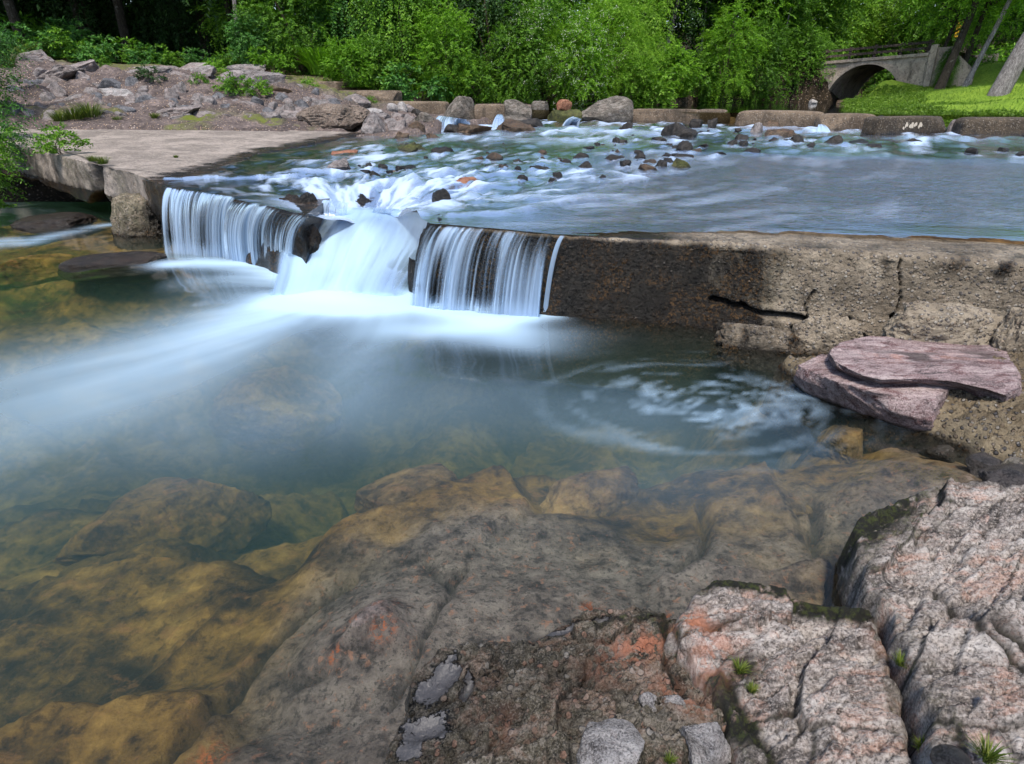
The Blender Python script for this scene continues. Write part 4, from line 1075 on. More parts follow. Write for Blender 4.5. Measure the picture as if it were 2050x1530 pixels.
def make_front_rocks():
    # right-hand slab of pale rock
    def mk(x, y, d, z, cav):
        far = blob(x, y, 1740, 1010, .22, .1, .3, .2) + .7 * blob(x, y, 1800, 1060, .2, .1, .3, .2)
        edge = sstep(.10, .02, d) * .6
        return {'moss': .6 * far + edge * .5 + .35 * cav, 'cav': np.maximum(cav, 0)}
    poly_rock('pale_slab_rock', 'large pale pink-grey rock slab sloping up beyond the long mossy crack', 'rock',
              [(1700, 1062, .19), (1745, 1012, .2), (1800, 990, .2), (1880, 975, .21), (1960, 985, .22), (2060, 975, .24), (2300, 960, .3), (2600, 1300, .4), (2500, 1800, .45), (1905, 1800, .32), (1862, 1540, .28), (1840, 1400, .26), (1812, 1300, .24), (1776, 1215, .2), (1725, 1170, .17), (1702, 1110, .17)],
              plane_top([(1740, 1060, .17), (1740, 1150, .155), (1850, 1030, .22), (1800, 1240, .2), (2040, 1000, .27), (2040, 1250, .3), (1870, 1400, .25), (2040, 1500, .33), (1900, 1530, .28)]),
              'pink', .005, .026, -.3, .045, 11, (.62, .0115, 4.2), [([(1880, 1170, .22), (1960, 1260, .27), (2060, 1330, .3)], .012, .03), ([(1980, 1250, .27), (2070, 1290, .3)], .02, .03)], mk)
    # middle pink rock
    def mk2(x, y, d, z, cav):
        far = blob(x, y, 1470, 1165, .20, .05, -.1, .1) + blob(x, y, 1620, 1200, .18, .05, -.15, .1) + .9 * blob(x, y, 1700, 1225, .1, .05, -.1, .1)
        near = .8 * blob(x, y, 1480, 1340, .08, .05, .6, .13) + .7 * blob(x, y, 1490, 1440, .04, .07, .3, .15)
        rust = 1.0 * blob(x, y, 1385, 1255, .05, .05, 0, .1) + .6 * blob(x, y, 1420, 1330, .09, .05, .9, .1) + .5 * blob(x, y, 1780, 1290, .05, .04, 0, .15)
        return {'moss': 1.1 * far + near + .4 * cav + .35 * sstep(.07, .01, d), 'rust': rust, 'cav': cav}
    poly_rock('pink_rock', 'rough pink-grey rock with a black mossy edge, between crack and dark ledge', 'rock',
              [(1352, 1240, .10), (1392, 1180, .10), (1420, 1152, .10), (1475, 1150, .11), (1560, 1168, .12), (1640, 1190, .13), (1750, 1205, .15), (1765, 1240, .16), (1800, 1330, .2), (1822, 1420, .22), (1842, 1545, .24), (1880, 1800, .28), (1450, 1800, .16), (1500, 1540, .15), (1440, 1440, .09), (1385, 1360, .06), (1340, 1300, .05)],
              plane_top([(1400, 1200, .085), (1500, 1165, .09), (1620, 1210, .10), (1740, 1235, .13), (1560, 1260, .14), (1395, 1320, .07), (1450, 1420, .085), (1520, 1420, .13), (1650, 1350, .17), (1780, 1350, .18), (1700, 1500, .21), (1820, 1530, .22), (1550, 1530, .15)]),
              'pink', .005, .022, -.25, .045, 23, (.55, .010, 5), [([(1352, 1250, .1), (1420, 1275, .1), (1480, 1262, .1)], .008, .03), ([(1560, 1530, .16), (1510, 1440, .14), (1450, 1370, .11)], .014, .025)], mk2)
    # low dark ledge with puddles
    def dips(x, y):
        t = plane_top([(800, 1530, .01), (850, 1400, .012), (960, 1310, .012), (1100, 1270, .012), (1200, 1250, .03), (1310, 1245, .05), (1330, 1330, .07), (1000, 1400, .03), (1150, 1380, .05), (1000, 1530, .05), (1200, 1500, .07), (1450, 1500, .10), (1400, 1400, .09)])(x, y)
        for px, py, rx, ry, r, dp in ((880, 1375, .06, .035, .9, .022), (855, 1470, .05, .028, .3, .02), (935, 1390, .03, .016, 1.2, .03), (1120, 1275, .05, .014, .2, .02), (1190, 1262, .05, .012, .2, .02)):
            t = t - dp * blob(x, y, px, py, rx, ry, r, 0, 3)
        return t
    def mk3(x, y, d, z, cav):
        rust = 1.1 * blob(x, y, 1280, 1300, .10, .05, .2, .05) + .7 * blob(x, y, 1365, 1400, .09, .04, -.8, .08) + .4 * blob(x, y, 1210, 1340, .05, .04, 0, .05) + .35 * blob(x, y, 1010, 1460, .04, .05, 0, .04)
        moss = .8 * blob(x, y, 1270, 1255, .14, .022, .1, .03) + .6 * blob(x, y, 1330, 1275, .03, .06, 0, .05) + .3 * cav
        silt = puddles(x, y)
        return {'rust': rust, 'moss': moss, 'cav': cav * (1 - silt), 'damp': .55 * sstep(.07, .03, z), 'silt': silt}
    def puddles(x, y):
        return np.clip(sum(blob(x, y, px, py, rx, ry, r, 0, 4) for px, py, rx, ry, r in ((880, 1375, .085, .045, .9), (855, 1470, .07, .04, .3), (935, 1390, .04, .018, 1.2), (1120, 1275, .06, .014, .2), (1190, 1262, .05, .012, .2), (820, 1520, .03, .02, .3))), 0, 1)
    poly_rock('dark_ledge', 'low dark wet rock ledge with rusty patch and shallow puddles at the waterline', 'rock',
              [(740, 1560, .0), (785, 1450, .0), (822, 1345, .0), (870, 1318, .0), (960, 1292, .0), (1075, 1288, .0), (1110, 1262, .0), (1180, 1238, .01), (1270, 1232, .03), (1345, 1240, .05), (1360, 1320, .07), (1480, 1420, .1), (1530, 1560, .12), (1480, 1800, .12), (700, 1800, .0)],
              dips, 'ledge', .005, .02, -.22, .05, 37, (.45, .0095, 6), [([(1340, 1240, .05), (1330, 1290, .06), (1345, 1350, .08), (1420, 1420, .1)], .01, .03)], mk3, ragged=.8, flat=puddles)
    # broken pale stones at the foot of the picture
    rock('pale_boulder', 'rounded pale grey stone resting on the dark ledge, topmost part mottled white', 'stone', P(1222, 1515, .08), (.088, .075, .062), 'pale', 41, 40, .3, cuts=6, rough=.12)
    rock('pale_boulder', 'angular light grey stone wedged between the dark ledge and the pink rock', 'stone', P(1412, 1492, .11), (.08, .072, .058), 'pale', 52, 40, .5, cuts=14, rough=.14, cut=(.5, .85))
    rock('small_stone', 'small bluish pebble lying at the lower end of the long crack', 'stone', P(1905, 1525, .30), (.035, .03, .02), 'blue', 53, 14)
    for i, (px, py, w) in enumerate(((1345, 1412, .036), (1380, 1446, .026), (1300, 1402, .03), (1345, 1456, .022), (1326, 1482, .03))):
        rock('small_stone', 'small pinkish broken stone lying on the dark ledge above the pale stones', 'stone', P(px, py, .066 + .01 * (i % 3)), (w, w * .8, w * .6), 'pinkgrey' if i % 2 else 'pale', 600 + i, 12, i * .9, 'small loose stones on the dark ledge', cuts=12, cut=(.5, .85))
    # conglomerate apron below the weir on the right
    def mk4(x, y, d, z, cav): return {'cav': cav * .5, 'damp': sstep(.05, .0, z) * .8, 'moss': np.zeros_like(x)}
    poly_rock('conglomerate_apron', 'rough pebbly conglomerate ledge under the red stone, dipping into the pool', 'rock',
              [(1560, 715, .06), (1640, 700, .12), (1760, 690, .2), (2080, 660, .3), (2400, 700, .34), (2500, 960, .3), (2080, 950, .10), (2000, 930, .02), (1930, 900, .0), (1865, 872, .0), (1800, 850, .0), (1640, 790, .0), (1580, 745, .02)],
              plane_top([(1590, 730, .05), (1700, 720, .12), (1850, 700, .2), (2040, 700, .26), (2040, 800, .22), (1900, 860, .06), (2000, 900, .07), (2050, 930, .09), (1700, 800, .06), (2300, 900, .25)]),
              'apron', .0085, .05, -.3, .04, 61, (.3, .011, 7), (), mk4)
    # two leaves of red sandstone lying on the apron
    lo_t = [(1600, 730, .155), (1640, 712, .18), (1690, 704, .19), (1800, 718, .19), (1905, 766, .18), (1890, 786, .175), (1870, 800, .165), (1825, 790, .165), (1755, 786, .165), (1690, 768, .165), (1636, 748, .16)]
    lo_m = [(1594, 752, .09), (1640, 722, .1), (1690, 712, .1), (1800, 728, .1), (1905, 790, .1), (1886, 816, .09), (1866, 846, .075), (1812, 832, .085), (1746, 812, .08), (1672, 786, .085), (1618, 766, .09)]
    lo_b = [(1590, 776, -.05), (1640, 738, -.05), (1690, 730, -.05), (1800, 745, -.05), (1900, 810, -.05), (1884, 846, -.05), (1852, 878, -.05), (1798, 866, -.05), (1736, 846, -.05), (1660, 818, -.05), (1610, 796, -.05)]
    loft_rock('red_sandstone', 'lower leaf of the split reddish purple sandstone, its jagged lip over the pool', [lo_b, lo_m, lo_t], 71)
    up_t = [(1664, 706, .245), (1690, 684, .25), (1745, 673, .255), (1870, 679, .255), (1985, 680, .255), (2014, 702, .255), (2034, 748, .245), (2040, 775, .235), (2012, 790, .23), (1970, 776, .232), (1915, 764, .235), (1850, 758, .235), (1765, 758, .235), (1716, 746, .235), (1678, 728, .24)]
    up_m = [(x + (4 if x > 1850 else -3), y + 6, z - .025) for x, y, z in up_t]
    up_b = [(x, y + (12 if x < 1900 else 34 if x > 1950 else 22) - (8 if y < 700 else 0), z - (.065 if x < 1900 else .12)) for x, y, z in up_t]
    loft_rock('red_sandstone', 'upper leaf of the split reddish purple sandstone, flat stained top and pale end', [up_b, up_m, up_t], 83, True)
    # broken footing of the wall
    for k, (px, py, w, h, z, lab, sd) in enumerate((
            (1520, 704, 150, 42, .0, 'dark broken footing block at the water below the wall crack', 91), (1648, 705, 118, 52, .03, 'squarish pebbly footing block behind the red sandstone', 92),
            (1900, 688, 230, 54, .26, 'long knobbly tan footing block along the dry end of the wall', 93), (2060, 700, 120, 60, .28, 'short tan footing block at the picture edge under the dry wall', 94))):
        c, hf = at_px(px, py, w, h, z=z, sink=.5, depth=.4)
        v, F = stone_shape(sd, 50, power=4.5, cuts=14, cut=(.72, 1.1), rough=.2, fine=.07, scale=2.4); v = v * hf
        me = mesh('footing_block', v, F, True, {'damp': np.full(len(v), .55 if k < 1 else .25 if k == 1 else .0)}, MAT['weir'])
        tag(link('footing_block', me, loc=c, rz=-.30 if k < 2 else -.15), lab, 'stone block')
    # wet stones by the right-hand shore
    for px, py, w, h, z, m, lab, sd in ((1962, 952, 60, 26, .03, 'pinkgrey', 'small pink stone in the gap between conglomerate and pale slab', 95), (2010, 992, 110, 22, .12, 'pinkgrey', 'grey lichened stone at the back edge of the pale slab', 96),
                                        (1880, 925, 50, 16, -.02, 'ledge', 'dark wet stone at the waterline below the conglomerate', 97), (2030, 965, 70, 20, .05, 'ledge', 'dark stone in the wet gap at the picture edge', 98)):
        c, hf = at_px(px, py, w, h, z=z)
        rock('shore_stone', lab, 'stone', c, hf, m, sd, 22)
    # stones sunk in the pool
    for px, py, z, hx, hy, hz, lab, sd in ((1165, 1010, -.30, .30, .20, .17, 'golden boulder under water in the middle of the pool shelf', 141), (1530, 1010, -.26, .22, .17, .15, 'fissured golden boulder under water beside the pale slab', 142),
                                           (1690, 890, -.2, .20, .13, .12, 'amber stone under water below the red sandstone', 143), (560, 830, -.62, .42, .3, .32, 'dim greenish boulder deep under the milky water', 144),
                                           (820, 1010, -.34, .26, .2, .18, 'brown boulder under water where the shelf drops off', 145), (330, 1060, -.62, .5, .26, .25, 'broad amber boulder under water in the deeper half of the pool', 146),
                                           (60, 545, -.16, .45, .2, .15, 'tan flat stone just under the water by the dark corner', 147)):
        v, F = stone_shape(sd, 40, cuts=10, rough=.13, fine=.05); v = v * (hx, hy, hz)
        me = mesh('sunken_boulder', v, F, True, {'silt': np.zeros(len(v)) + (.25 if px > 700 else 0)}, MAT['bed'])
        tag(link('sunken_boulder', me, loc=P(px, py, z), rz=.5), lab, 'boulder')
    c, hf = at_px(235, 541, 185, 20, z=-.03, sink=.9, depth=.4)
    rock('flat_rock', 'long low wet rock breaking the surface beside the left curtain of water', 'rock', c, hf, 'wetbrown', 148, 40, .25, power=3, cuts=5)
    # rounded broken ends of the weir on both sides of the notch
    E, R = P(600, 424, .6), P(868, 452, ZW)
    rock('weir_end_rock', 'reddish brown wet end of the slab between the ragged waterfall and the cascade', 'rock', E + np.array([-.06, .27, -.37]), (.12, .22, .22), 'wetbrown', 158, 50, .3, power=3.4, cuts=9, cut=(.7, 1.0), rough=.2, fine=.07)
    rock('weir_end_rock', 'dark wet rounded end of the wall between the cascade and the bowed strands', 'rock', R + np.array([-.01, .22, -.29]), (.13, .34, .29), 'wetstone', 159, 50, -.2, power=3.2, cuts=12, cut=(.6, .95), rough=.2, fine=.06)
    # rock under and beside the cascade
    for px, py, w, h, z, lab, sd, m in ((622, 440, 44, 40, .40, 'black wet rock between the ragged waterfall and the small spout', 151, 'wetstone'), (838, 592, 34, 70, -.02, 'dark wet rock at the foot of the wall between cascade and strands', 152, 'wetstone'),
                                        (590, 545, 110, 118, -.05, 'reddish brown rock face behind the ragged waterfall', 153, 'wetbrown'), (300, 478, 110, 62, -.02, 'dark mossy footing rock under the corner of the concrete slab', 154, 'boulder'),
                                        (885, 416, 40, 26, .52, 'dark stone at the top of the wall beside the cascade', 155, 'wetstone'), (725, 445, 60, 44, .3, 'wet black rock hidden behind the two small spouts', 156, 'wetstone'),
                                        (120, 462, 130, 16, -.02, 'dim brown rock in the shadowy hollow under the slab', 157, 'wetbrown')):
        c, hf = at_px(px, py, w, h, z=z, sink=.5)
        if sd == 154:
            v, F = stone_shape(sd, 50, power=5, cuts=10, cut=(.75, 1.1), rough=.16, fine=.07); v = v * hf
            tag(link('cascade_rock', mesh('cascade_rock', v, F, True, {'damp': .35 + .5 * sstep(.1, -.3, v[:, 2] / hf[2]) + .5 * sstep(0, .8, v[:, 0] / hf[0]), 'moss': np.full(len(v), .5)}, MAT['weir']), loc=c, rz=.2), lab, 'rock')
            continue
        rock('cascade_rock', lab, 'rock', c, hf, m, sd, 34, sd * .7, rough=.14, fine=.05)

# ---------------------------------------------------------------- stones of the rapids, the far blocks and the bank
SMALL = 'small dark wet stone breaking the surface of the rapids'
RAPID_LIST = [  # px, py of the foot, width, height, material, own label
    (682, 344, 60, 26, 'grey', 'grey pyramid-shaped stone standing in the shallow water near the slab'), (690, 313, 56, 12, 'redstone', 'low rusty flat stone beside the water edge of the slab'),
    (800, 281, 38, 14, 'wetbrown', 'brown stone under the heap of rocks at the bend of the shore'), (820, 306, 56, 16, 'mossstone', 'wide mossy tan stone in the quiet water near the heap'), (888, 311, 44, 15, 'wetstone', 'round dark stone alone in the quiet water below the brown ledges'),
    (754, 362, 22, 16, 'wetstone', 'small dark upright stone in the white water above the notch'), (930, 374, 48, 14, 'redstone', 'bright rusty orange stone in the middle of the rapids'),
    (1117, 358, 22, 13, 'wetstone', None), (1071, 344, 28, 9, 'wetstone', None), (1167, 342, 36, 13, 'wetstone', None), (1249, 338, 26, 11, 'wetstone', None), (1278, 322, 24, 11, 'wetstone', None),
    (1081, 312, 28, 9, 'wetbrown', None), (1163, 319, 26, 9, 'wetstone', None), (1228, 322, 34, 9, 'wetstone', None), (1290, 346, 28, 12, 'wetstone', None), (1104, 368, 20, 9, 'wetstone', None), (1047, 365, 22, 9, 'wetstone', None),
    (905, 266, 34, 18, 'wetstone', 'dark stone at the foot of the fall under the overhanging boulder'), (866, 280, 30, 12, 'wetbrown', 'tan stone beside the small falls at the end of the heap'),
    (945, 270, 90, 20, 'wetbrown', 'long brown gravelly ledge below the tan block'), (1037, 268, 104, 24, 'wetbrown', 'humped reddish brown ledge below the cracked blocks'),
    (1235, 288, 18, 10, 'wetstone', None), (1252, 266, 28, 16, 'wetstone', 'dark stone in the white water below the large pale boulder'),
    (1362, 279, 74, 26, 'wetstone', 'widest dark stone of the rapids, saddle shaped, below the long block'), (1366, 305, 40, 15, 'wetstone', 'dark rounded stone behind the mossy stone in the rapids'), (1366, 319, 36, 12, 'wetstone', 'flat grey wet stone just behind the moss-topped stone'),
    (1364, 342, 42, 16, 'mossstone', 'dark stone with a bright green mossy top at the edge of the rapids'), (1250, 335, 26, 10, 'wetstone', None), (1297, 347, 42, 10, 'wetbrown', None), (1304, 331, 28, 9, 'wetbrown', None), (1277, 311, 22, 9, 'wetstone', None),
    (1424, 258, 22, 17, 'wetstone', 'roundish black stone standing below the short worn block'), (1438, 314, 30, 9, 'wetstone', None), (1395, 258, 30, 13, 'wetstone', None), (1513, 268, 32, 17, 'grey', 'grey angular stone in front of the spotted block'),
    (1557, 276, 64, 14, 'wetbrown', 'long reddish flat stone tilted in the water in front of the spotted block'), (1488, 292, 26, 10, 'wetstone', None), (1463, 291, 24, 9, 'wetstone', None), (1672, 289, 44, 15, 'wetstone', 'low black stone below the gap between two brown blocks'),
    (1581, 288, 24, 9, 'wetstone', None), (1548, 286, 26, 8, 'wetstone', None), (1755, 299, 38, 10, 'wetstone', None), (1720, 290, 50, 5, 'wetstone', None), (1832, 288, 30, 7, 'wetstone', None), (1946, 311, 32, 16, 'wetstone', 'rounded black stone alone in the rapids below the dark end block'), (2008, 304, 18, 7, 'wetstone', None),
    (2046, 316, 26, 10, 'wetstone', None), (1505, 255, 40, 16, 'redstone', 'red leaf-strewn stone against the foot of the spotted block'), (1250, 263, 22, 10, 'wetstone', None), (1320, 286, 30, 9, 'wetstone', None), (1410, 296, 22, 7, 'wetstone', None), (1510, 308, 34, 7, 'wetstone', None), (1540, 258, 40, 12, 'wetbrown', None),
    (1180, 300, 22, 7, 'wetstone', None), (1130, 330, 24, 8, 'wetstone', None), (1010, 340, 26, 7, 'wetbrown', None), (960, 322, 30, 7, 'wetbrown', None), (1205, 362, 22, 7, 'wetstone', None), (1340, 296, 24, 7, 'wetstone', None), (1620, 296, 22, 7, 'wetstone', None)]
def rapid_prep():
    rng = np.random.default_rng(66)
    clumps = [(1290, 320, 90, 26), (1380, 300, 90, 22), (1120, 330, 110, 30), (1560, 284, 120, 14), (1720, 292, 120, 12), (1000, 330, 90, 30), (1240, 280, 70, 14), (1430, 268, 60, 12), (850, 300, 60, 14), (760, 345, 60, 14)]
    while len(RAPID_EXTRA) < 125:
        cx, cy, sx, sy = clumps[rng.integers(len(clumps))]
        px, py = cx + rng.normal() * sx * .5, cy + rng.normal() * sy * .5
        if py < 252 or (px > 1480 and py < 270) or (px < 980 and py < 290): continue
        w = 5 + rng.exponential(7); w = min(w, 30) * (1 + (py - 280) / 250)
        RAPID_EXTRA.append((px, py, w, w * rng.uniform(.2, .5)))
    for px, py, w, h in RAPID_EXTRA:
        q = P(px, py, .64); z = float(up_level(q[:1], q[1:2])[0]); q = P(px, py, z)
        if w > 9: RAPID.append((q[0], q[1] + .03, .5 * w * (q[1] * CP) / FPX))
    for px, py, w, h, m, lab in RAPID_LIST:
        q = P(px, py, .64); z = float(up_level(q[:1], q[1:2])[0]); q = P(px, py, z)
        RAPID.append((q[0], q[1] + .05, .5 * w * (q[1] * CP) / FPX))
def make_rapid_stones():
    for k, (px, py, w, h, m, lab) in enumerate(RAPID_LIST):
        q = P(px, py, .64); z = float(up_level(q[:1], q[1:2])[0])
        c, hf = at_px(px, py, w * 1.06, h * 1.12, z=z - .012, sink=.4, depth=.85)
        big = w > 40
        rock('stream_stone', lab or SMALL, 'stone', c, hf, m, 200 + k, 26 if big else 18, (k * .37 % .8) - .4, 'stones standing in the rapids', power=2.6, cuts=14, cut=(.42, .85), rough=.22, fine=.06, tilt=((k * .23 % .5) - .25, (k * .31 % .6) - .3))
    for k, (px, py, w, h) in enumerate(RAPID_EXTRA):
        q = P(px, py, .64); z = float(up_level(q[:1], q[1:2])[0])
        c, hf = at_px(px, py, w, h, z=z - .012, sink=.5, depth=.9)
        rock('stream_stone', SMALL, 'stone', c, hf, ('wetstone', 'wetstone', 'wetbrown')[k % 3], 900 + k, 12, (k * .77 % 2) - 1, 'stones standing in the rapids', power=2.6, cuts=12, cut=(.42, .85), rough=.2)

def block(name, label, quad, depth, zb, zt, mat, seed, power=9, chips=4, rough=.02, group='concrete blocks of the far weir', child=None):
    """a cast block between two feet given in the picture on the level zb"""
    A, B = P(*quad[0], zb), P(*quad[1], zb)
    L = np.hypot(*(B - A)[:2]); rz = math.atan2(B[1] - A[1], B[0] - A[0])
    v, F = stone_shape(seed, 30, power=power, cuts=chips, cut=(1.08, 1.35), rough=rough, fine=.012)
    bot = zb - .35
    v = v * (.5 * L, .5 * depth, .5 * (zt - bot))
    mid = (A + B) / 2
    c = (mid[0] - sin(rz) * depth / 2, mid[1] + cos(rz) * depth / 2, .5 * (zt + bot))
    o = link(name, mesh(name, v, F, True, {'moss': np.zeros(len(v))}, MAT[mat]), loc=c, rz=rz)
    return tag(o, label, 'concrete block', group)

def make_far_blocks():
    zt = lambda px, py, foot, zb: PY(px, py, P(px, foot, zb)[1] + .0)[2]
    for (xa, xb, foot_a, foot_b, top, label, mat, sd, pw, dep) in (
            (1262, 1398, 246, 248, 219, 'long brown block right of the large pale boulder', 'block', 301, 12, .45),
            (1397, 1466, 246, 245, 219, 'short worn block with rounded shoulders between two long blocks', 'block', 302, 4, .5),
            (1470, 1648, 256, 260, 222, 'long brown block with pale drip spots and a rounded end', 'block', 303, 7, .5),
            (1648, 1756, 263, 262, 228, 'brown block with leaves caught at its tilted end', 'block', 304, 6, .5),
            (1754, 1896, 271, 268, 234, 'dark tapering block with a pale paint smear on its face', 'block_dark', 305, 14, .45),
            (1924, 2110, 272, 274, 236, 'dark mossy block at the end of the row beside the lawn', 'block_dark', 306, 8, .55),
            (950, 1011, 248, 248, 209, 'plain tan block between the overhanging boulder and the cracked blocks', 'block', 307, 14, .45)):
        zb = .66; A = P(xa, foot_a, zb)
        ztop = PY((xa + xb) / 2, top, P((xa + xb) / 2, (foot_a + foot_b) / 2, zb)[1])[2]
        o = block('weir_block', label, ((xa, foot_a), (xb, foot_b)), dep, zb, ztop, mat, sd, pw)
        if sd == 305:
            # the smear is old paint: thin raised flakes on the face
            rng = np.random.default_rng(5); parts = []
            hx, hy, hz = [(o.data.vertices[0].co * 0)[0]] * 3
            xs = [q.co for q in o.data.vertices]; hx = max(q.x for q in xs); hy = min(q.y for q in xs); hz = max(q.z for q in xs)
            for k in range(16):
                cx = -.28 * hx + k * .03 * hx + rng.normal() * .02; cz = hz * (.42 + .16 * abs(math.sin(k * .75))) + rng.normal() * .01
                a = np.linspace(0, 2 * pi, 9)[:-1]; rr = rng.uniform(.5, 1, 8)
                f = np.stack([cx + .035 * rr * np.cos(a), np.full(8, hy - .004 - .0004 * k), cz + .05 * rr * np.sin(a)], 1)
                parts.append((f, np.arange(8)[None]))
            V, F = join(parts)
            g = G('old_paint'); mm = g.out(g.bsdf((.5, .44, .36), .9))
            link('paint_smear', mesh('paint_smear', V, F, False, None, mm), o)
    # stepped end walls on the left
    for (xa, xb, ya, yb, top, y, label, sd, dep) in ((756, 892, 238, 242, 203, 20.6, 'tan end wall of the far weir nearest the overhanging boulder', 311, .4),
                                                    (628, 786, 206, 212, 181, 21.6, 'stepped tan retaining wall below the bright low bush', 312, .9), (586, 674, 178, 180, 163, 22.4, 'topmost grey step of the retaining wall behind the bank', 313, .9)):
        A, B = PY(xa, ya, y + .35), PY(xb, yb, y - .35); zt_ = PY((xa + xb) / 2, top, y)[2]
        L = np.hypot(*(B - A)[:2]); rz = math.atan2(B[1] - A[1], B[0] - A[0]); bot = min(A[2], B[2]) - .3
        v, F = stone_shape(sd, 26, power=16, cuts=2, cut=(1.15, 1.35), rough=.012, fine=.008); v = v * (.5 * L, .5 * dep, .5 * (zt_ - bot))
        m = (A + B) / 2
        tag(link('retaining_wall', mesh('retaining_wall', v, F, True, None, MAT['block']), loc=(m[0] - sin(rz) * dep / 2, m[1] + cos(rz) * dep / 2, .5 * (zt_ + bot)), rz=rz), label, 'wall')
    # boulders in the row
    for px, py, w, h, mat, lab, sd, kw in ((921, 247, 58, 48, 'boulder', 'overhanging grey boulder with a pale top, between tan wall and tan block', 321, dict(power=5, cuts=6)),
                                          (1212, 246, 100, 50, 'boulder', 'largest pale boulder of the far weir, flat topped and dark below', 322, dict(power=3.4, cuts=8)),
                                          (1036, 242, 52, 38, 'boulder', 'cracked grey block-like boulder, the longer of the broken pair', 323, dict(power=7, cuts=5)), (1082, 238, 36, 32, 'boulder', 'squarer small half of the broken pair of grey boulders', 324, dict(power=6, cuts=5)),
                                          (1026, 252, 62, 18, 'boulder', 'brown rubble stone under the cracked boulders', 325, dict(cuts=9)), (1060, 256, 52, 18, 'wetstone', 'dark rubble stone low at the water under the broken pair', 326, dict(cuts=9)),
                                          (1130, 246, 64, 26, 'mossstone', 'low dark mossy stone that carries the orange stone', 327, dict(power=4, cuts=6)), (1665, 258, 30, 22, 'wetstone', 'dark wet stone in the narrow gap between the brown blocks', 328, {}),
                                          (1757, 262, 26, 28, 'wetstone', 'dark leaf-covered stone filling the gap by the paint-smeared block', 329, {}), (1908, 268, 26, 26, 'pinkgrey', 'pinkish stone filling the gap beside the dark end block', 330, {})):
        c, hf = at_px(px, py, w, h * .86, z=.67, sink=.25, depth=.6)
        rock('weir_boulder', lab, 'boulder', c, hf, mat, sd, 30, .1, 'boulders in the far weir', rough=.07, **kw)
    q = P(1130, 246, .67); t = PY(1127, 219, q[1] + .25)
    rock('orange_stone', 'small bright orange stone perched on the low mossy stone', 'stone', t + np.array([0, 0, .08]), (.26, .2, .17), 'redstone', 331, 22, .4, cuts=12, cut=(.55, .85))

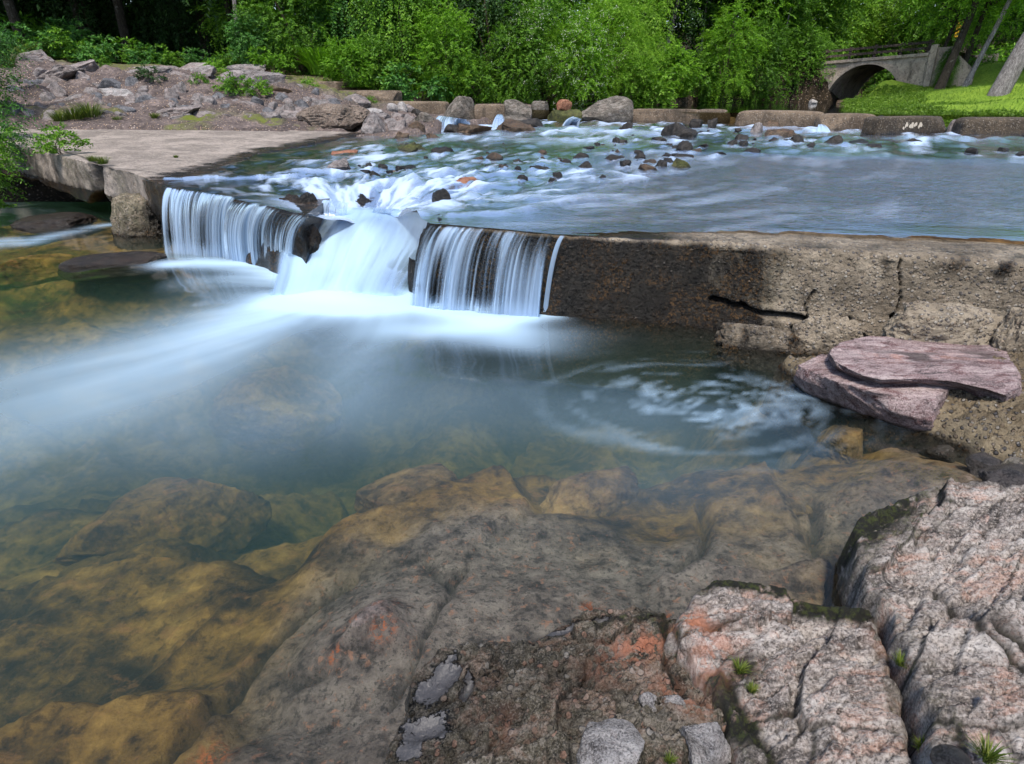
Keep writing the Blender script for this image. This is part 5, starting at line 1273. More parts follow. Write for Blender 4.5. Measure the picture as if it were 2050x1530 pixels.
BANKSTONES = [  # px, py of the foot, w, h, material, label
    (110, 166, 130, 18, 'pinkgrey', 'low purple-grey ledge across the upper left of the slope'), (255, 162, 150, 18, 'grey', 'longest grey ledge running under the lichen-spotted top ledge'), (395, 158, 110, 16, 'grey', 'low layered grey ledge under the thin flat top ledge'), (160, 216, 120, 18, 'pinkgrey', 'low reddish ledge just above the grass at the slab edge'),
    (340, 236, 150, 16, 'pinkgrey', 'long low dark ledge along the back edge of the slab'), (560, 238, 100, 16, 'pinkgrey', 'low gravelly ledge at the right end of the slab edge'),
    (155, 143, 95, 24, 'pinkgrey', 'long flat ledge at the top of the bank below the dark wood'), (285, 146, 120, 18, 'pinkgrey', 'widest flat ledge at the top of the bank with lichen spots'), (378, 145, 90, 16, 'pinkgrey', 'thin flat ledge at the top of the bank above the weeds'), (485, 148, 84, 18, 'grey', 'grey flat-topped ledge stone before the wood, weeds in front'),
    (450, 170, 70, 20, 'pinkgrey', 'square-edged flat stone with a dark shadowed front in the weeds'), (528, 172, 84, 28, 'grey', 'domed pale grey rock with lichen above the tuft of weeds'), (365, 168, 60, 26, 'pinkgrey', 'leaning pink-grey rock high on the bank'), (60, 125, 90, 26, 'pinkgrey', 'pale ledge behind the overhanging shrub'),
    (235, 185, 75, 32, 'blue', 'large dark slate-purple slab lying on the slope'), (235, 206, 78, 30, 'pale', 'pale white-veined slab leaning under the purple slab'), (68, 178, 36, 22, 'blue', 'dark blue-grey stone on the slope near the overhanging shrub'), (42, 192, 64, 22, 'blue', 'flat bluish stone half hidden by the overhanging shrub'),
    (290, 188, 24, 13, 'grey', 'small rounded grey stone right of the purple slab'), (358, 192, 34, 24, 'grey', 'triangular grey stone in the middle of the slope'), (315, 178, 22, 12, 'pinkgrey', None), (100, 202, 30, 14, 'grey', None), (160, 202, 40, 14, 'grey', None), (182, 190, 44, 16, 'grey', None),
    (395, 204, 26, 16, 'grey', None), (352, 214, 26, 14, 'blue', None), (295, 214, 32, 20, 'blue', 'dark pointed stone below the small rounded grey stone'), (330, 216, 44, 14, 'grey', None), (248, 226, 36, 16, 'blue', 'dark flat stone just above the slab edge'), (270, 216, 24, 14, 'pinkgrey', None),
    (420, 210, 30, 14, 'grey', None), (445, 202, 28, 13, 'blue', None), (514, 214, 26, 18, 'blue', 'dark squarish stone below the flat dark overhanging stone'), (565, 192, 40, 18, 'wetbrown', 'flat dark overhanging stone near the top step of the wall'), (570, 208, 32, 12, 'blue', None), (592, 176, 24, 9, 'grey', None),
    (475, 222, 70, 16, 'grey', 'long low grey stone in the lower middle of the slope'), (505, 226, 50, 16, 'pinkgrey', None), (495, 234, 30, 10, 'blue', None), (545, 240, 36, 14, 'grey', None), (578, 233, 28, 26, 'grey', 'smooth upright grey stone beside the pebbly ledge'), (552, 226, 26, 10, 'grey', None), (605, 220, 26, 16, 'blue', 'dark rounded stone at the edge of the pebbly ledge'),
    (645, 218, 30, 14, 'grey', None), (668, 216, 28, 16, 'blue', 'dark stone on top of the pebbly ledge'), (628, 208, 30, 12, 'grey', None), (655, 206, 44, 16, 'pinkgrey', 'pinkish flat stone on the pebbly ledge below the wall'), (712, 212, 44, 18, 'pinkgrey', 'reddish domed stone with green moss below the retaining wall'), (700, 234, 30, 14, 'wetstone', None),
    (745, 228, 40, 14, 'pale', 'pale flat stone below the tan end wall'), (782, 222, 26, 14, 'pale', None), (802, 222, 22, 14, 'pale', None), (820, 224, 26, 16, 'pinkgrey', None), (838, 238, 26, 18, 'wetstone', 'dark egg-shaped stone below the tan end wall'), (795, 238, 30, 14, 'pinkgrey', None), (822, 248, 34, 18, 'pinkgrey', None),
    (782, 250, 28, 16, 'grey', None), (750, 268, 46, 36, 'grey', 'large bluish grey boulder at the water edge in front of the heap'), (800, 264, 40, 18, 'pinkgrey', None), (835, 262, 40, 20, 'wetbrown', None), (720, 248, 40, 12, 'pinkgrey', None), (765, 240, 30, 10, 'grey', None), (850, 252, 36, 24, 'boulder', 'gravelly brown stone beside the small falls'),
    (410, 238, 36, 12, 'pinkgrey', None), (360, 240, 40, 12, 'grey', None), (440, 182, 40, 14, 'pinkgrey', None), (120, 170, 60, 16, 'pinkgrey', None), (330, 160, 60, 12, 'pinkgrey', None), (20, 215, 50, 14, 'grey', None), (205, 172, 40, 14, 'pinkgrey', None), (480, 190, 30, 12, 'grey', None), (380, 226, 26, 12, 'blue', None), (455, 238, 26, 10, 'grey', None), (225, 238, 30, 10, 'grey', None), (150, 232, 34, 10, 'grey', None)]
def make_bank_stones():
    for k, (px, py, w, h, m, lab) in enumerate(BANKSTONES):
        q = on_bank(px, py)
        c, hf = at_px(px, py, w * 1.2, h * (.95 if py > 152 else .8), y=q[1] + .1, sink=.45 if w > 75 else .5, depth=.55 if w > 75 else .8)
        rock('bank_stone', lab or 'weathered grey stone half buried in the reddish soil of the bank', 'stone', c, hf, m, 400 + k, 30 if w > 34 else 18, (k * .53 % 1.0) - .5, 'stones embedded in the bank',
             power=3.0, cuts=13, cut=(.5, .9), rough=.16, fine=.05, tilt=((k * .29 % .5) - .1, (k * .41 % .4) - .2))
    rng = np.random.default_rng(44)
    for k in range(125):
        px, py = rng.uniform(-60, 720), rng.uniform(150, 243)
        if py < 150 + .06 * px * .8: continue
        q = on_bank(px, py); w = rng.uniform(9, 38)
        c, hf = at_px(px, py, w, w * rng.uniform(.35, .6), y=q[1] + .08, sink=.6, depth=.8)
        rock('bank_stone', 'weathered grey stone half buried in the reddish soil of the bank', 'stone', c, hf, ('grey', 'pinkgrey', 'blue', 'pinkgrey')[k % 4], 700 + k, 12, rng.uniform(-1, 1), 'stones embedded in the bank', power=3, cuts=12, cut=(.5, .9), rough=.15, tilt=(rng.uniform(-.3, .3), rng.uniform(-.3, .3)))
    # pebbly ledge with a dark hollow under it
    c, hf = at_px(664, 254, 142, 32, y=14.2, sink=.2, depth=.55)
    c[2] += .03
    v, F = stone_shape(351, 44, power=5, cuts=12, cut=(.75, 1.1), rough=.16, fine=.07); v = v * hf
    tag(link('pebbly_ledge', mesh('pebbly_ledge', v, F, True, None, MAT['pebbly']), loc=c, rz=-.45), 'jutting pebbly ledge with a dark hollow below, at the far end of the slab', 'rock')
# ---------------------------------------------------------------- plants
def nrm(a): return a / (np.linalg.norm(a, axis=-1, keepdims=True) + 1e-9)

def leaves(p, d, n, ln, wd):
    """pointed leaves folded along the midrib, from base p along d with upper side n"""
    s = np.cross(d, n); ln = np.asarray(ln)[:, None]; wd = np.asarray(wd)[:, None]
    mid = p + d * ln * .45
    v = np.stack([p, mid + s * wd * .5 + n * wd * .16, p + d * ln - n * ln * .10, mid - s * wd * .5 + n * wd * .16], 1).reshape(-1, 3)
    i = np.arange(len(p)) * 4
    return v, np.concatenate([np.stack([i, i + 1, i + 2], 1), np.stack([i, i + 2, i + 3], 1)])

def sprays(rng, c, out, L, k, ln, wd, droop=.35, spread=.6, jit=.25, up=.5):
    """leafy twigs starting at c and growing along out, with k leaves on each"""
    m = len(c)
    d = nrm(out + rng.normal(size=(m, 3)) * spread)
    L = L * rng.uniform(.6, 1.25, m)
    t = (np.arange(k) + rng.uniform(.2, .8, (m, k))) / k
    p = c[:, None] + d[:, None] * (L[:, None] * t)[:, :, None]
    p[:, :, 2] -= droop * L[:, None] * t ** 2
    tan_ = nrm(d[:, None] + np.stack([0 * t, 0 * t, -2 * droop * t], -1))
    sd = nrm(np.cross(tan_, np.array([0, 0, 1.0]) + rng.normal(size=(m, 1, 3)) * .4))
    sg = np.where(np.arange(k) % 2, 1.0, -1.0)[None, :, None]
    ld = nrm(tan_ * .75 + sd * sg * .9 + rng.normal(size=(m, k, 3)) * jit)
    n = nrm(np.cross(ld, np.cross(np.array([0, 0, 1.0]) * up + d[:, None] * .5 + rng.normal(size=(m, k, 3)) * .35, ld)))
    q = m * k
    return leaves(p.reshape(q, 3), ld.reshape(q, 3), n.reshape(q, 3), ln * rng.uniform(.65, 1.3, q), wd * rng.uniform(.7, 1.25, q))

def crown_parts(seed, rad, zc, nclump, per, k, L, ln, wd, clump_r=.45, droop=.35, low=-1.0, shell=(.55, 1.0), spread=.6, up=.5):
    rng = np.random.default_rng(seed); rad = np.asarray(rad, float)
    u = nrm(rng.normal(size=(nclump, 3))); u = u[u[:, 2] > low]
    lump = 1 + .28 * vn(u * 2.3 + seed, seed)
    cc = u * (rng.uniform(*shell, len(u)) * lump)[:, None] * rad
    c = np.repeat(cc, per, 0); uo = np.repeat(u, per, 0)
    off = rng.normal(size=c.shape); off = nrm(off) * (rng.uniform(0, 1, len(c)) ** .5)[:, None]
    c = c + off * clump_r * rad.mean() * .5
    c[:, 2] += zc
    out = nrm(uo * .7 + off * .8 + np.array([0, 0, .15]))
    v, f = sprays(rng, c, out, L, k, ln, wd, droop, spread, up=up)
    if low > -1.01: v[:, 2] = np.where(v[:, 2] < .02, .02 + rng.uniform(0, .05, len(v)), v[:, 2])
    cc = cc.copy(); cc[:, 2] += zc
    return v, f, cc

def stems(seed, targets, n, r0, r1, base=(0, 0, 0), fork=.35):
    rng = np.random.default_rng(seed); parts = []
    idx = rng.choice(len(targets), min(n, len(targets)), replace=False)
    for i in idx:
        b = np.array(base, float); e = targets[i]
        t = np.linspace(0, 1, 7)[:, None]
        m = b + (e - b) * np.array([fork * .4, fork * .4, .6])
        path = (1 - t) ** 2 * b + 2 * t * (1 - t) * m + t ** 2 * e + rng.normal(size=(7, 3)) * .03 * t * (1 - t) * 4
        parts.append(tube(path, np.linspace(r0, r1, 7), 5))
    return join(parts)

PROTO = {}
def proto_shrub(key, seed, rad, zc, leafmat, nclump, per, k, L, ln, wd, nstem=8, blossom=0, **kw):
    v, f, cc = crown_parts(seed, rad, zc, nclump, per, k, L, ln, wd, **kw)
    parts = {'foliage': mesh('foliage', v, f, False, None, MAT[leafmat])}
    sv, sf = stems(seed + 1, cc, nstem, .03 * rad[2], .008, (0, 0, -.1))
    parts['stem'] = mesh('stem', sv, sf, True, None, MAT['twig'])
    if blossom:
        rng = np.random.default_rng(seed + 2)
        i = rng.choice(len(v) // 4, blossom, replace=False)
        far = v[i * 4 + 2]; keep = (far[:, 1] < .35 * rad[1])
        far = far[keep]
        q = np.repeat(far, 6, 0) + rng.normal(size=(len(far) * 6, 3)) * .055
        d = nrm(rng.normal(size=q.shape) + np.array([0, -.3, .3])); n = nrm(np.cross(d, rng.normal(size=q.shape)))
        bv, bf = leaves(q, d, n, np.full(len(q), .038), np.full(len(q), .034))
        parts['blossom'] = mesh('blossom', bv, bf, False, None, MAT['blossom'])
    PROTO[key] = parts

def proto_blades(key, seed, n, h, spread, wd, mat, droop=.8, segs=5, base_r=.15):
    """a tuft of arching blades"""
    rng = np.random.default_rng(seed)
    a = rng.uniform(0, 2 * pi, n); b = rng.uniform(0, 1, n) ** .5 * base_r
    H_ = h * rng.uniform(.5, 1.1, n); out = spread * rng.uniform(.3, 1.2, n)
    V, F = [], []
    t = np.linspace(0, 1, segs)
    dx, dy = np.cos(a), np.sin(a); sx, sy = -dy, dx
    r = b[:, None] + out[:, None] * t ** 1.4; z = H_[:, None] * (t - droop * .5 * t ** 2.2)
    w = wd * (1 - t ** 2 * .96) * .5
    L = np.stack([dx[:, None] * r - sx[:, None] * w, dy[:, None] * r - sy[:, None] * w, z], -1)
    R = np.stack([dx[:, None] * r + sx[:, None] * w, dy[:, None] * r + sy[:, None] * w, z + w * .3], -1)
    v = np.stack([L, R], 2).reshape(-1, 3)
    i = (np.arange(n) * segs * 2)[:, None] + np.arange(segs - 1)[None] * 2
    f = np.stack([i, i + 1, i + 3, i + 2], -1).reshape(-1, 4)
    PROTO[key] = {'foliage': mesh('foliage', v, f, False, None, MAT[mat])}

def proto_tree(key, seed, h, trunk_r, crown_r, crown_z, leafmat, nclump=90, per=14, k=16, L=1.0, ln=.17, wd=.08, bark='bark', lean=(0, 0), limbs=14, bend=.3, droop=.35, flare=.4, **kw):
    rng = np.random.default_rng(seed)
    v, f, cc = crown_parts(seed, crown_r, 0, nclump, per, k, L, ln, wd, droop=droop, low=-1.1, **kw)
    top = np.array([lean[0] * h, lean[1] * h, h])
    off = np.array([lean[0] * crown_z, lean[1] * crown_z, crown_z])
    v = v + off; cc = cc + off
    t = np.linspace(0, 1, 16)[:, None]
    path = top * t + bend * np.sin(t * pi * 1.3) * np.array([[.5, .3, 0]]) * (1 if seed % 2 else -1) + rng.normal(size=(16, 3)) * .02 * t
    path[:, 2] -= .15
    path = np.concatenate([path[:1] - (path[1:2] - path[:1]) * (.9 / max(path[1, 2] - path[0, 2], .1)), path[1:]])
    rr = trunk_r * (1 - .72 * t[:, 0]) * (1 + flare * np.exp(-t[:, 0] * h / (trunk_r * 2.2)))
    parts = [tube(path, rr, 14, .10, seed)]
    for i in rng.choice(len(cc), min(limbs, len(cc)), replace=False):
        e = cc[i]; j = int(np.clip(np.searchsorted(path[:, 2], e[2] - .45 * np.hypot(e[0] - off[0], e[1] - off[1])), 4, 14))
        b = path[j]; tt = np.linspace(0, 1, 8)[:, None]
        p = b + (e - b) * tt + np.array([0, 0, .5]) * np.sin(tt * pi) * .35 + rng.normal(size=(8, 3)) * .04 * tt
        parts.append(tube(p, np.linspace(rr[j] * .5, .012, 8), 6))
    tv, tf = join(parts)
    PROTO[key] = {'crown': mesh('crown', v, f, False, None, MAT[leafmat]), 'trunk': mesh('trunk', tv, tf, True, None, MAT[bark])}

def plant(name, key, loc, label, cat, group=None, rz=0.0, sc=1.0, mats=None):
    root = empty(name, loc, label, cat, group, rz, sc)
    for part, me in PROTO[key].items():
        o = bpy.data.objects.new(part, me); COL.objects.link(o); o.parent = root
        if mats and part in mats:
            o.material_slots[0].link = 'OBJECT'; o.material_slots[0].material = MAT[mats[part]]
    return root

def stand(px, py, y): return PY(px, py, y)

def make_plants():
    proto_shrub('round', 1, (1.25, 1.1, 1.25), 1.15, 'leaf_mid', 60, 13, 14, .42, .105, .055)
    proto_shrub('tall', 2, (1.7, 1.5, 2.6), 2.3, 'leaf_mid', 120, 13, 15, .5, .11, .055)
    proto_shrub('open', 3, (1.8, 1.4, 2.2), 2.2, 'leaf_bright', 75, 12, 18, .75, .12, .042, droop=.5)
    proto_shrub('feather', 4, (1.9, 1.4, 1.9), 2.0, 'leaf_yellow', 60, 11, 24, .85, .13, .026, droop=.75, shell=(.4, 1.05))
    proto_shrub('blossom', 5, (2.0, 1.5, 2.1), 2.0, 'leaf_mid', 110, 13, 15, .5, .085, .042, blossom=480)
    proto_shrub('vine', 6, (1.7, 1.1, 2.7), 2.4, 'leaf_blue', 110, 12, 18, .8, .10, .062, droop=1.5, shell=(.7, 1.05))
    proto_shrub('low', 7, (.75, .6, .38), .3, 'leaf_mid', 34, 9, 10, .24, .085, .05, nstem=5, low=-.6)
    proto_shrub('weed', 8, (.36, .32, .24), .2, 'leaf_mid', 22, 7, 9, .16, .06, .032, nstem=4, low=-.6)
    proto_shrub('overhang', 9, (.85, .8, 1.15), 1.0, 'leaf_blue', 62, 10, 13, .40, .075, .034, droop=.7)
    proto_blades('reed', 10, 620, 2.0, .95, .035, 'leaf_bright', 1.1, 6, .5)
    proto_blades('plume', 11, 170, 1.1, .95, .011, 'blade', 1.15, 7, .16)
    proto_blades('tuft', 12, 110, .085, .05, .0042, 'blade', .6, 4, .02)
    proto_blades('clump', 13, 150, .30, .18, .012, 'blade', .8, 4, .12)
    proto_tree('broad', 21, 9, .17, (2.9, 2.7, 3.4), 5.2, 'leaf_mid', 120, 14, 15, .95, .17, .08)
    proto_tree('full', 22, 8, .15, (2.8, 2.5, 3.6), 3.9, 'leaf_bright', 130, 14, 15, .9, .15, .07)
    proto_tree('dark', 23, 12, .2, (4.0, 3.8, 4.0), 8.0, 'leaf_dark', 120, 14, 15, 1.2, .22, .11)
    proto_tree('drooping', 24, 8, .14, (2.6, 2.3, 3.3), 4.0, 'leaf_yellow', 100, 13, 18, 1.1, .16, .06, droop=.9)
    proto_tree('stem', 25, 11, .085, (1.8, 1.8, 1.9), 8.8, 'leaf_mid', 50, 12, 15, .9, .17, .08, bark='bark_pale', bend=.5)
    proto_tree('lean', 26, 9.5, .275, (3.6, 3.2, 2.4), 9.2, 'leaf_bright', 50, 13, 15, 1.0, .17, .08, bark='bark_pale', lean=(.30, .02), bend=.1, flare=.1)
    proto_tree('dusk', 27, 11, .175, (3.4, 3.2, 3.4), 6.2, 'leaf_bright', 60, 12, 14, 1.0, .17, .08, lean=(.13, 0), bend=.35)

    S = 'shrubs massed along the far bank'
    for px, py, y, key, sc, rz, m, name, label in (
            (548, 138, 22.5, 'low', .8, .4, 'leaf_bright', 'shrub', 'bright leafy weed at the dark opening beside the top ledge'),
            (520, 140, 24.0, 'round', .75, 1.4, 'leaf_blue', 'shrub', 'cool green bush at the edge of the shadowed wood'),
            (610, 152, 24.5, 'tall', .82, .5, 'leaf_mid', 'shrub', 'dense dark-hearted bush left of the strap-leaved clump'),
            (645, 150, 23.6, 'reed', .85, .0, None, 'strap_leaf_clump', 'clump of long drooping strap leaves before the dark bushes'),
            (705, 176, 22.6, 'round', .62, .2, 'leaf_bright', 'shrub', 'low bright mound of a bush behind the stepped retaining wall'),
            (755, 190, 23.6, 'round', .75, 2.2, 'leaf_mid', 'shrub', 'mid green bush behind the end of the stepped retaining wall'),
            (735, 150, 26.0, 'vine', 1.0, .3, 'leaf_blue', 'shrub', 'tall curtain of creeper behind the low bright mound'),
            (805, 190, 25.4, 'vine', .95, 1.3, 'leaf_mid', 'shrub', 'creeper-hung bush with pale hanging stems above the tan end wall'),
            (838, 206, 23.2, 'low', 1.5, 1.0, 'leaf_blue', 'shrub', 'low dark bush hugging the tan end wall of the weir'),
            (893, 206, 24.0, 'tall', .66, 1.7, 'leaf_bright', 'shrub', 'upright bright green bush behind the overhanging boulder'),
            (950, 214, 24.2, 'round', .72, .9, 'leaf_mid', 'shrub', 'bush overhanging the water behind the tan block'),
            (985, 205, 26.5, 'vine', 1.0, 2.2, 'leaf_dark', 'shrub', 'dark tangled creeper mass between bright bush and blossom bush'),
            (1035, 214, 24.6, 'tall', .6, 2.6, 'leaf_mid', 'shrub', 'leafy bush with a few pale flowers behind the cracked boulders'),
            (1090, 212, 25.2, 'blossom', .93, .2, 'leaf_mid', 'flowering_shrub', 'biggest white-flowering bush, arching over the water behind the orange stone'),
            (1165, 212, 25.0, 'blossom', .80, .9, 'leaf_bright', 'flowering_shrub', 'white-flowering bush hanging low behind the largest pale boulder'),
            (1215, 208, 26.4, 'feather', 1.05, .4, 'leaf_yellow', 'shrub', 'feathery yellow-green bush right of the white blossom'),
            (1262, 212, 25.6, 'round', .72, 3.0, 'leaf_yellow', 'shrub', 'low vivid yellow-green bush at the water behind the long brown block'),
            (1300, 212, 26.4, 'low', 1.5, 2.0, 'leaf_yellow', 'shrub', 'lowest yellow-green bush trailing into the still water'),
            (1342, 196, 29.0, 'round', .90, 1.2, 'leaf_bright', 'shrub', 'rounded fresh green bush before the dark gap with the grey leaning trunk'),
            (1395, 206, 31.0, 'round', .9, .1, 'leaf_mid', 'shrub', 'mid green bush at the waterline left of the leafy tree'),
            (1445, 206, 31.0, 'open', .85, 1.6, 'leaf_bright', 'shrub', 'layered bright bush reaching out over the still pool'),
            (1510, 206, 32.0, 'tall', .72, .7, 'leaf_mid', 'shrub', 'upright mid green bush at the bend of the still pool'),
            (1560, 208, 33.5, 'tall', .8, 1.9, 'leaf_mid', 'shrub', 'leafy bush trailing to the water near the bridge'),
            (1602, 208, 33.0, 'tall', .62, 2.4, 'leaf_mid', 'shrub', 'narrow dark bush at the water just before the bridge'),
            (1628, 196, 33.6, 'vine', .50, 3.0, 'leaf_mid', 'shrub', 'creeper climbing the left flank of the bridge'),
            (1886, 172, 28.6, 'vine', .26, 1.0, 'leaf_mid', 'shrub', 'creeper hanging over the right wing of the bridge'),
            (1765, 196, 39.5, 'round', 1.0, 1.0, 'leaf_mid', 'shrub', 'bush seen through the arch of the bridge')):
        plant(name, key, stand(px, py, y), label, 'shrub', S, rz, sc, {'foliage': m} if m else None)
    T = 'trees behind the far bank'
    for px, py, y, key, sc, rz, m, label in (
            (560, 140, 29, 'full', .95, .3, 'leaf_mid', 'mid green tree behind the bush at the dark opening'),
            (650, 150, 29, 'broad', .95, 1.1, 'leaf_dark', 'dark leafy tree above the strap-leaved clump'),
            (745, 165, 30, 'full', 1.0, 2.0, 'leaf_mid', 'tree with hanging leaves above the stepped wall'),
            (840, 170, 29, 'drooping', .9, .2, 'leaf_mid', 'tree with drooping twigs above the upright bright bush'),
            (930, 180, 30, 'full', 1.0, .9, 'leaf_blue', 'cool green tree rising behind the creeper mass'),
            (1015, 190, 29, 'drooping', .9, 2.4, 'leaf_bright', 'pale drooping tree above the blossom bush'),
            (1120, 190, 29.5, 'full', 1.0, 1.3, 'leaf_bright', 'bright tree directly behind the blossom bushes'),
            (1210, 190, 31, 'drooping', 1.05, 1.9, 'leaf_yellow', 'yellow-green tree with fingered drooping sprays over the feathery bush'),
            (1300, 160, 35, 'broad', 1.05, .4, 'leaf_dark', 'deep green tree filling the gap left of the grey leaning trunk'),
            (1400, 180, 36, 'broad', 1.1, 1.5, 'leaf_mid', 'mid green tree standing among the thin pale stems'),
            (1475, 190, 35, 'full', .95, 2.1, 'leaf_bright', 'bright layered tree over the still pool'),
            (1540, 190, 37, 'broad', 1.1, .1, 'leaf_mid', 'tree with a dark hollow crown left of the bridge'),
            (1590, 180, 38, 'full', 1.05, 1.2, 'leaf_mid', 'bushy tree leaning to the end of the bridge railing'),
            (1640, 140, 44, 'full', 1.1, 2.6, 'leaf_yellow', 'bright tree behind the left end of the bridge railing'),  # from here past the bridge, lighter leaf colour stands in for hazy glow
            (1715, 130, 46, 'drooping', 1.15, .8, 'leaf_yellow', 'fresh green tree beyond the middle of the bridge'),
            (1790, 130, 45, 'full', 1.1, 1.8, 'leaf_yellow', 'bright tree beyond the right end of the bridge railing'),
            (1860, 135, 42, 'full', 1.0, .6, 'leaf_mid', 'leafy tree behind the twin dark trunks by the lawn'),
            (1940, 140, 40, 'broad', 1.05, 2.2, 'leaf_mid', 'mid green tree behind the thin pale trunk by the lawn'),
            (2030, 140, 38, 'full', 1.0, 1.4, 'leaf_mid', 'tree behind the leaning pale trunk'), (2120, 150, 36, 'broad', 1.0, .9, 'leaf_mid', 'tree at the picture edge behind the lawn')):
        plant('tree', key, stand(px, py, y), label, 'tree', T, rz, sc, {'crown': m})
    D = 'dark trees of the shadowed wood'
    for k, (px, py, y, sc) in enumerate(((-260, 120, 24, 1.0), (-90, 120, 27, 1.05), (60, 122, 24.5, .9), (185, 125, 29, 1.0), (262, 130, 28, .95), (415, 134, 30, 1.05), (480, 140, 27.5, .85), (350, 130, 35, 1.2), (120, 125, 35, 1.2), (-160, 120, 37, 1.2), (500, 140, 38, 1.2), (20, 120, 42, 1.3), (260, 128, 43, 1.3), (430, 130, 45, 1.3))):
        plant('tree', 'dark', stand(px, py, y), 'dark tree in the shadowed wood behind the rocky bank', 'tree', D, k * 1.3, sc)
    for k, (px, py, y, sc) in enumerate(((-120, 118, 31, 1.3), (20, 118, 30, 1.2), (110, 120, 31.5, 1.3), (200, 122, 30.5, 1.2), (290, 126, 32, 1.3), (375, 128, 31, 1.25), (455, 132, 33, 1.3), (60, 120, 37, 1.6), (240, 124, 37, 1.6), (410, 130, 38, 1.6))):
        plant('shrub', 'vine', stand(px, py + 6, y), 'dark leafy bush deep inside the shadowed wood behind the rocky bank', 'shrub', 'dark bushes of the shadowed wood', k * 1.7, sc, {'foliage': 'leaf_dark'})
    plant('tree', 'stem', stand(480, 132, 25.0), 'thin bare grey-brown trunk at the right edge of the dark opening', 'tree', D, .3, 1.0)
    for k, (px, py, y, sc) in enumerate(((15, 112, 21.5, 1.1), (75, 112, 22, 1.2), (130, 116, 22.5, 1.1), (185, 122, 22.5, 1.0), (240, 124, 23, 1.0), (300, 130, 23, .9), (350, 132, 23.5, .9), (410, 136, 23.5, .8), (455, 138, 24, .9), (100, 108, 24.5, 1.5), (30, 104, 25, 1.7), (165, 116, 25.5, 1.4))):
        plant('undergrowth_plant', 'low', stand(px, py + 4, y), 'leafy dim green plant in the undergrowth at the foot of the dark wood', 'plant', 'undergrowth plants below the dark wood', k * 1.1, sc, {'foliage': 'leaf_blue' if k % 2 else 'leaf_mid'})
    for px, py, y, key, rz, sc, label in ((1318, 150, 33, 'lean2', 0, 1.0, 'grey leaning trunk in the dark gap behind the rounded bush'), (1395, 170, 34, 'stem', .8, .8, 'thin pale stem rising beside the mid green bush'), (1412, 170, 34.5, 'stem', 2.0, .75, 'second thin pale stem, slightly bent, behind the layered bright bush'),
                                         (1450, 170, 33.5, 'stem2', 1.2, 1.0, 'darker straight trunk above the layered bright bush'), (1553, 205, 33.2, 'stem', 3.0, .6, 'thin white stem by the water near the bridge')):
        if key == 'lean2': proto_tree('lean2', 31, 10, .15, (2.2, 2.0, 2.0), 8.2, 'leaf_dark', 50, 12, 14, .9, .17, .08, bark='bark_pale', lean=(.16, 0), bend=.2); 
        if key == 'stem2': proto_tree('stem2', 32, 10, .13, (2.4, 2.2, 2.4), 7.6, 'leaf_mid', 60, 12, 14, .9, .17, .08, lean=(.06, 0))
        plant('tree', key, stand(px, py, y), label, 'tree', T, 0 if key[:4] == 'lean' else rz, sc)
    # trees of the lawn
    L = 'trees standing along the lawn'
    plant('leaning_tree', 'lean', stand(2008, 168, 21.5), 'thick pale grey leaning trunk with furrowed bark at the edge of the lawn', 'tree', L)
    for px, py, y, sc, rz, key, label in ((1882, 172, 28, .95, 0, 'dusk', 'tallest dark trunk by the lawn, leaning right beside the bridge end'), (1912, 172, 29, .7, .25, 'dusk', 'slimmer dark trunk second from the bridge end'), (1936, 162, 27.5, 1.0, .0, 'slim', 'thin trunk with a pale foot between dark trunks and leaning tree'), (1856, 172, 29.5, .55, -.3, 'dusk', 'crooked thin dark trunk against the wing of the bridge')):
        if key == 'slim': proto_tree('slim', 33, 9, .10, (2.4, 2.2, 2.6), 6.0, 'leaf_bright', 60, 12, 14, .9, .16, .07, bark='bark_pale', lean=(.22, 0), bend=.25)
        plant('tree', key, stand(px, py, y), label, 'tree', L, rz, sc)
    for k, (px, py, y, sc, m) in enumerate(((1890, 168, 31, 1.3, 'leaf_mid'), (1960, 160, 31, 1.5, 'leaf_mid'), (2035, 158, 29, 1.4, 'leaf_mid'), (1925, 166, 33, 1.8, 'leaf_bright'), (2000, 158, 33, 1.9, 'leaf_mid'))):
        plant('shrub', 'low', stand(px, py, y), ('low bush at the foot of the dark trunks', 'low bush between the thin trunk and the leaning tree', 'low bush right of the leaning pale trunk', 'taller bush behind the dark trunks', 'taller bush behind the leaning pale trunk')[k], 'shrub', 'bushes behind the lawn', k, sc, {'foliage': m})
    # plants of the bank and the slab
    W = 'weeds growing among the stones of the bank'
